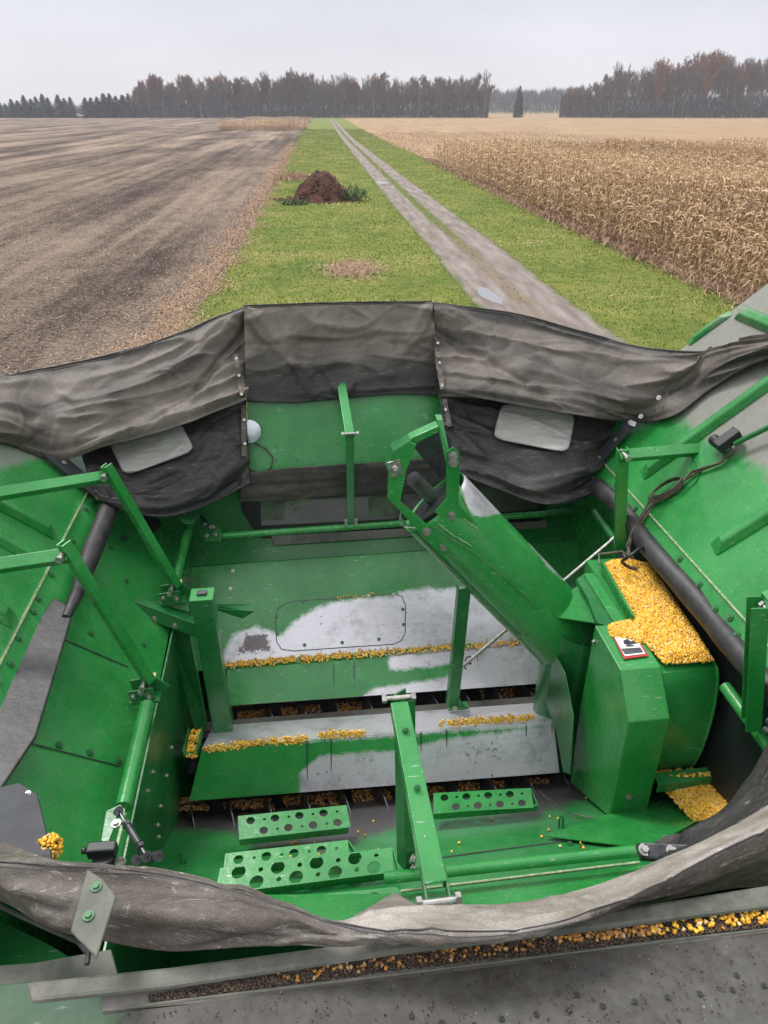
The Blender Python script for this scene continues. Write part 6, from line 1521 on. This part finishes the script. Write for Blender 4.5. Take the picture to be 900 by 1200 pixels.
# outline of the woods: picture column -> top row
prof1 = [(158, 106), (172, 88), (185, 84), (200, 92), (215, 84), (232, 80), (245, 92), (262, 82), (280, 86), (300, 88), (318, 80), (330, 86), (352, 80), (370, 84), (388, 86), (405, 84), (425, 86), (445, 82), (465, 88), (480, 88), (500, 86), (520, 88), (540, 86), (552, 82), (566, 92), (574, 112)]
prof2 = [(655, 106), (668, 98), (680, 96), (700, 92), (715, 74), (735, 72), (750, 74), (768, 62), (785, 72), (805, 58), (825, 56), (840, 56), (855, 66), (875, 63), (900, 60), (930, 60), (980, 62), (1030, 64), (1080, 66)]
def pf(prof, u):
    return float(np.interp(u, [p[0] for p in prof], [p[1] for p in prof]))
special = {}
def woods(prof, u0, u1, n, d0, d1, cats, tagtxt, grp):
    for i in range(n):
        rowk = i % 3; u = u0 + (u1 - u0) * (i + rt.uniform(-.4, .4)) / n; dist = d0 + (d1 - d0) * rowk / 2 + rt.uniform(-3, 3)
        x, y = spot(u, dist); top = pf(prof, u) + rt.uniform(-1, 9) + (3 if rowk == 0 else 0); H = max(6, htop(top, dist))
        k_ = cats(u, rt.random())
        tp = {'b': bare, 'r': rusty, 'd': redd}[k_][rt.randrange(len({'b': bare, 'r': rusty, 'd': redd}[k_]))]
        lab = {'b': 'bare grey brown tree standing in ' + tagtxt, 'r': 'tree still holding rust coloured leaves in ' + tagtxt, 'd': 'tree with dull dark red leaves in ' + tagtxt}[k_]
        plant('broadleaf_tree', tp, x, y, H, lab, 'tree', {'b': 'bare trees in ', 'r': 'rust leaved trees in ', 'd': 'dark red trees in '}[k_] + grp, wide=rt.uniform(.55, .85))
def cat1(u, r):
    if 170 < u < 195 or 345 < u < 362: return 'd' if r < .55 else 'b'
    if 210 < u < 225 or 255 < u < 265 or 280 < u < 295: return 'r' if r < .6 else 'b'
    return 'b' if r < .82 else ('d' if r < .93 else 'r')
def cat2(u, r):
    if 745 < u < 850: return 'r' if r < .6 else 'b'
    if 655 < u < 700: return 'r' if r < .5 else 'b'
    if u > 850: return 'r' if r < .3 else 'b'
    return 'b' if r < .78 else ('r' if r < .9 else 'd')
woods(prof1, 162, 571, 165, 520, 552, cat1, 'the wood straight ahead behind the fields', 'the far centre wood')
woods(prof2, 660, 1060, 112, 520, 552, cat2, 'the wood on the right beyond the stubble', 'the right wood')
# spruces on the left
su = [2, 9, 17, 24, 32, 40, 46, 54, 60, 72, 79, 86, 103, 110, 117, 125, 132, 139, 147, 154, 161, -8, -18, -30]
labs = {72: 'dark spruce left of the narrow gap of the evergreen row', 103: 'dark spruce just right of the gap in the evergreen row', 161: 'last dark spruce of the row where the bare wood begins', -8: 'dark spruce at the left end of the row'}
for u in su:
    dist = 525 + rt.uniform(-5, 5); x, y = spot(u, dist); H = htop(112 + rt.uniform(-4, 4) + (5 if u < 30 else 0), dist)
    plant('spruce_tree', spr[rt.randrange(4)], x, y, H, labs.get(u, 'dark green spruce in the evergreen row at the left of the field'), 'tree', None if u in labs else 'spruces in the left evergreen row', wide=rt.uniform(1.35, 1.8))
for u, top, lab in ((607, 100, 'lone tall dark conifer in the gap between the two woods'), (605, 116, 'short dark conifer at the foot of the lone tall one')):
    x, y = spot(u, 560 if top < 110 else 545); plant('spruce_tree', spr[1], x, y, htop(top, 560), lab, 'tree', wide=.8)
for u, top, lab in ((567, 80, 'tall thin bare tree at the right end of the centre wood'), (716, 70, 'tall pale bare tree at the left shoulder of the right wood')):
    x, y = spot(u, 515); plant('broadleaf_tree', bare[0], x, y, htop(top, 515), lab, 'tree', wide=.4)
for u, top, tp, lab in ((183, 85, redd[0], 'dark red leaved tree at the left end of the centre wood'), (352, 78, redd[1], 'round crowned dark red tree left of the lane'), (826, 55, rusty[0], 'tallest rust coloured tree of the right wood'), (765, 66, rusty[1], 'leaning rust coloured tree left of the tallest one')):
    x, y = spot(u, 512); plant('broadleaf_tree', tp, x, y, htop(top, 512), lab, 'tree', wide=.6)
# understorey and the hazy wood far behind the gap
def mass(name, u0, u1, n, dist, depth, top, mat, label, cat, seed, zpow=1.0, L=(1.0, 2.4)):
    R0 = np.random.default_rng(seed); t = R0.uniform(0, 1, n); u = u0 + (u1 - u0) * t; x = []; y = []; z = []
    for uu in u:
        d = dist + R0.uniform(0, depth); a, b = spot(float(uu), d); h = max(1.0, htop(top(float(uu)), d)); x.append(a); y.append(b); z.append(h * R0.uniform(0, 1) ** zpow * .92)
    me = strips(name, np.array(x), np.array(y), np.array(z), R0.uniform(*L, n) * 1.6, R0.uniform(.15, .5, n), R0.uniform(0, .35, n), mat, seed, bend=.15)
    o = bpy.data.objects.new(name, me); link(o); return tag(o, label, cat, kind='stuff')
mass('underbrush', 165, 572, 26000, 518, 34, lambda u: 112 + 5 * noise.noise(V((u * .05, 0, 0))), BRUSH, 'dense brown underbrush at the foot of the centre wood', 'underbrush', 51, 1.3)
mass('underbrush', 655, 1060, 26000, 518, 36, lambda u: 113 + 6 * noise.noise(V((u * .05, 5, 0))), BRUSH, 'dense brown underbrush at the foot of the right wood', 'underbrush', 52, 1.3)
mass('far_wood', 560, 690, 12000, 860, 60, lambda u: 108 + 6 * noise.noise(V((u * .12, 9, 0))) + 5 * noise.noise(V((u * .5, 19, 0))) - (2 if u > 640 else 0), BRUSH, 'hazy far off wood seen through the gap between the nearer woods', 'far wood', 53, .8, (2, 4))
mass('far_wood', -60, 175, 6000, 900, 60, lambda u: 127 + 3 * noise.noise(V((u * .09, 19, 0))), BRUSH, 'low far off wood glimpsed behind the spruce row', 'far wood', 54, .8, (2, 4))

# ================================================================== AIR, SKY, LIGHT, CAMERA
HAZE = True
if HAZE:
    mb = MB(); mb.box(V((0, 450, 19.5)), V((1050, 0, 0)), V((0, 0, 0)) + V((0, 750, 0)), V((0, 0, 20.5)))
    m_ = bpy.data.materials.new('haze'); m_.use_nodes = True; nt = m_.node_tree; nt.nodes.remove(nt.nodes['Principled BSDF'])
    pv = nt.nodes.new('ShaderNodeVolumePrincipled'); pv.inputs['Color'].default_value = (.93, .95, 1.0, 1); pv.inputs['Density'].default_value = .00034
    nt.links.new(pv.outputs[0], nt.nodes['Material Output'].inputs['Volume'])
    me = mesh_of('haze', mb, m_); o = bpy.data.objects.new('haze', me); link(o); o['kind'] = 'stuff'; o['label'] = 'thin pale autumn haze over the fields'; o['category'] = 'haze'
w = bpy.data.worlds.new('World'); sc.world = w; w.use_nodes = True; nt = w.node_tree; k = N(nt); bg = nt.nodes['Background']
SE, SR = R(56), R(325)
sky = k.n('ShaderNodeTexSky', sky_type='NISHITA'); sky.sun_disc = False; sky.sun_elevation = SE; sky.sun_rotation = SR
tc = k.n('ShaderNodeTexCoord'); sx = k.n('ShaderNodeSeparateXYZ'); k.l(tc.outputs['Generated'], sx.inputs[0])
mp = k.n('ShaderNodeMapping'); mp.inputs['Scale'].default_value = (1, 1, 3.5); k.l(tc.outputs['Generated'], mp.inputs[0])
cl = k.noise(mp.outputs[0], 2.2, 5, 0.5)
grad = k.ramp(sx.outputs[2], [(0.0, (4.95, 4.9, 5.1)), (0.06, (4.6, 4.55, 4.95)), (0.12, (4.2, 4.17, 4.6)), (0.35, (6.0, 6.0, 6.3)), (1.0, (11.0, 11.0, 11.3))])
var = k.ramp(cl, [(0.34, 0.93), (0.66, 1.09)])
mm = k.n('ShaderNodeMix', data_type='RGBA', blend_type='MULTIPLY'); mm.inputs[0].default_value = 1; k.l(grad, mm.inputs[6]); k.l(var, mm.inputs[7])
k.l(k.mix(0.93, sky.outputs[0], mm.outputs[2]), bg.inputs['Color']); bg.inputs['Strength'].default_value = 0.10
ld = bpy.data.lights.new('sun', 'SUN'); ld.energy = 1.5; ld.angle = R(16); ld.color = (1.0, .97, .93); lo_ = bpy.data.objects.new('sun', ld); COL.objects.link(lo_)
sd = V((math.sin(SR) * math.cos(SE), math.cos(SR) * math.cos(SE), math.sin(SE))); lo_.rotation_mode = 'QUATERNION'; lo_.rotation_quaternion = sd.to_track_quat('Z', 'Y')
cam = bpy.data.cameras.new('camera'); cam.sensor_fit = 'VERTICAL'; cam.sensor_height = 24; cam.lens = 24 * F / 1200; cam.clip_start = .02; cam.clip_end = 6000
co = bpy.data.objects.new('camera', cam); COL.objects.link(co); co.location = CAM; co.rotation_euler = (math.pi / 2 - PITCH, 0, -YAW); sc.camera = co
vs_ = sc.view_settings; vs_.view_transform = 'Standard'; vs_.look = 'None'; vs_.gamma = 1; vs_.use_curve_mapping = False; vs_.exposure = 0.82
sc.cycles.max_bounces = 5; sc.cycles.diffuse_bounces = 2; sc.cycles.volume_bounces = 0; sc.cycles.volume_max_steps = 32
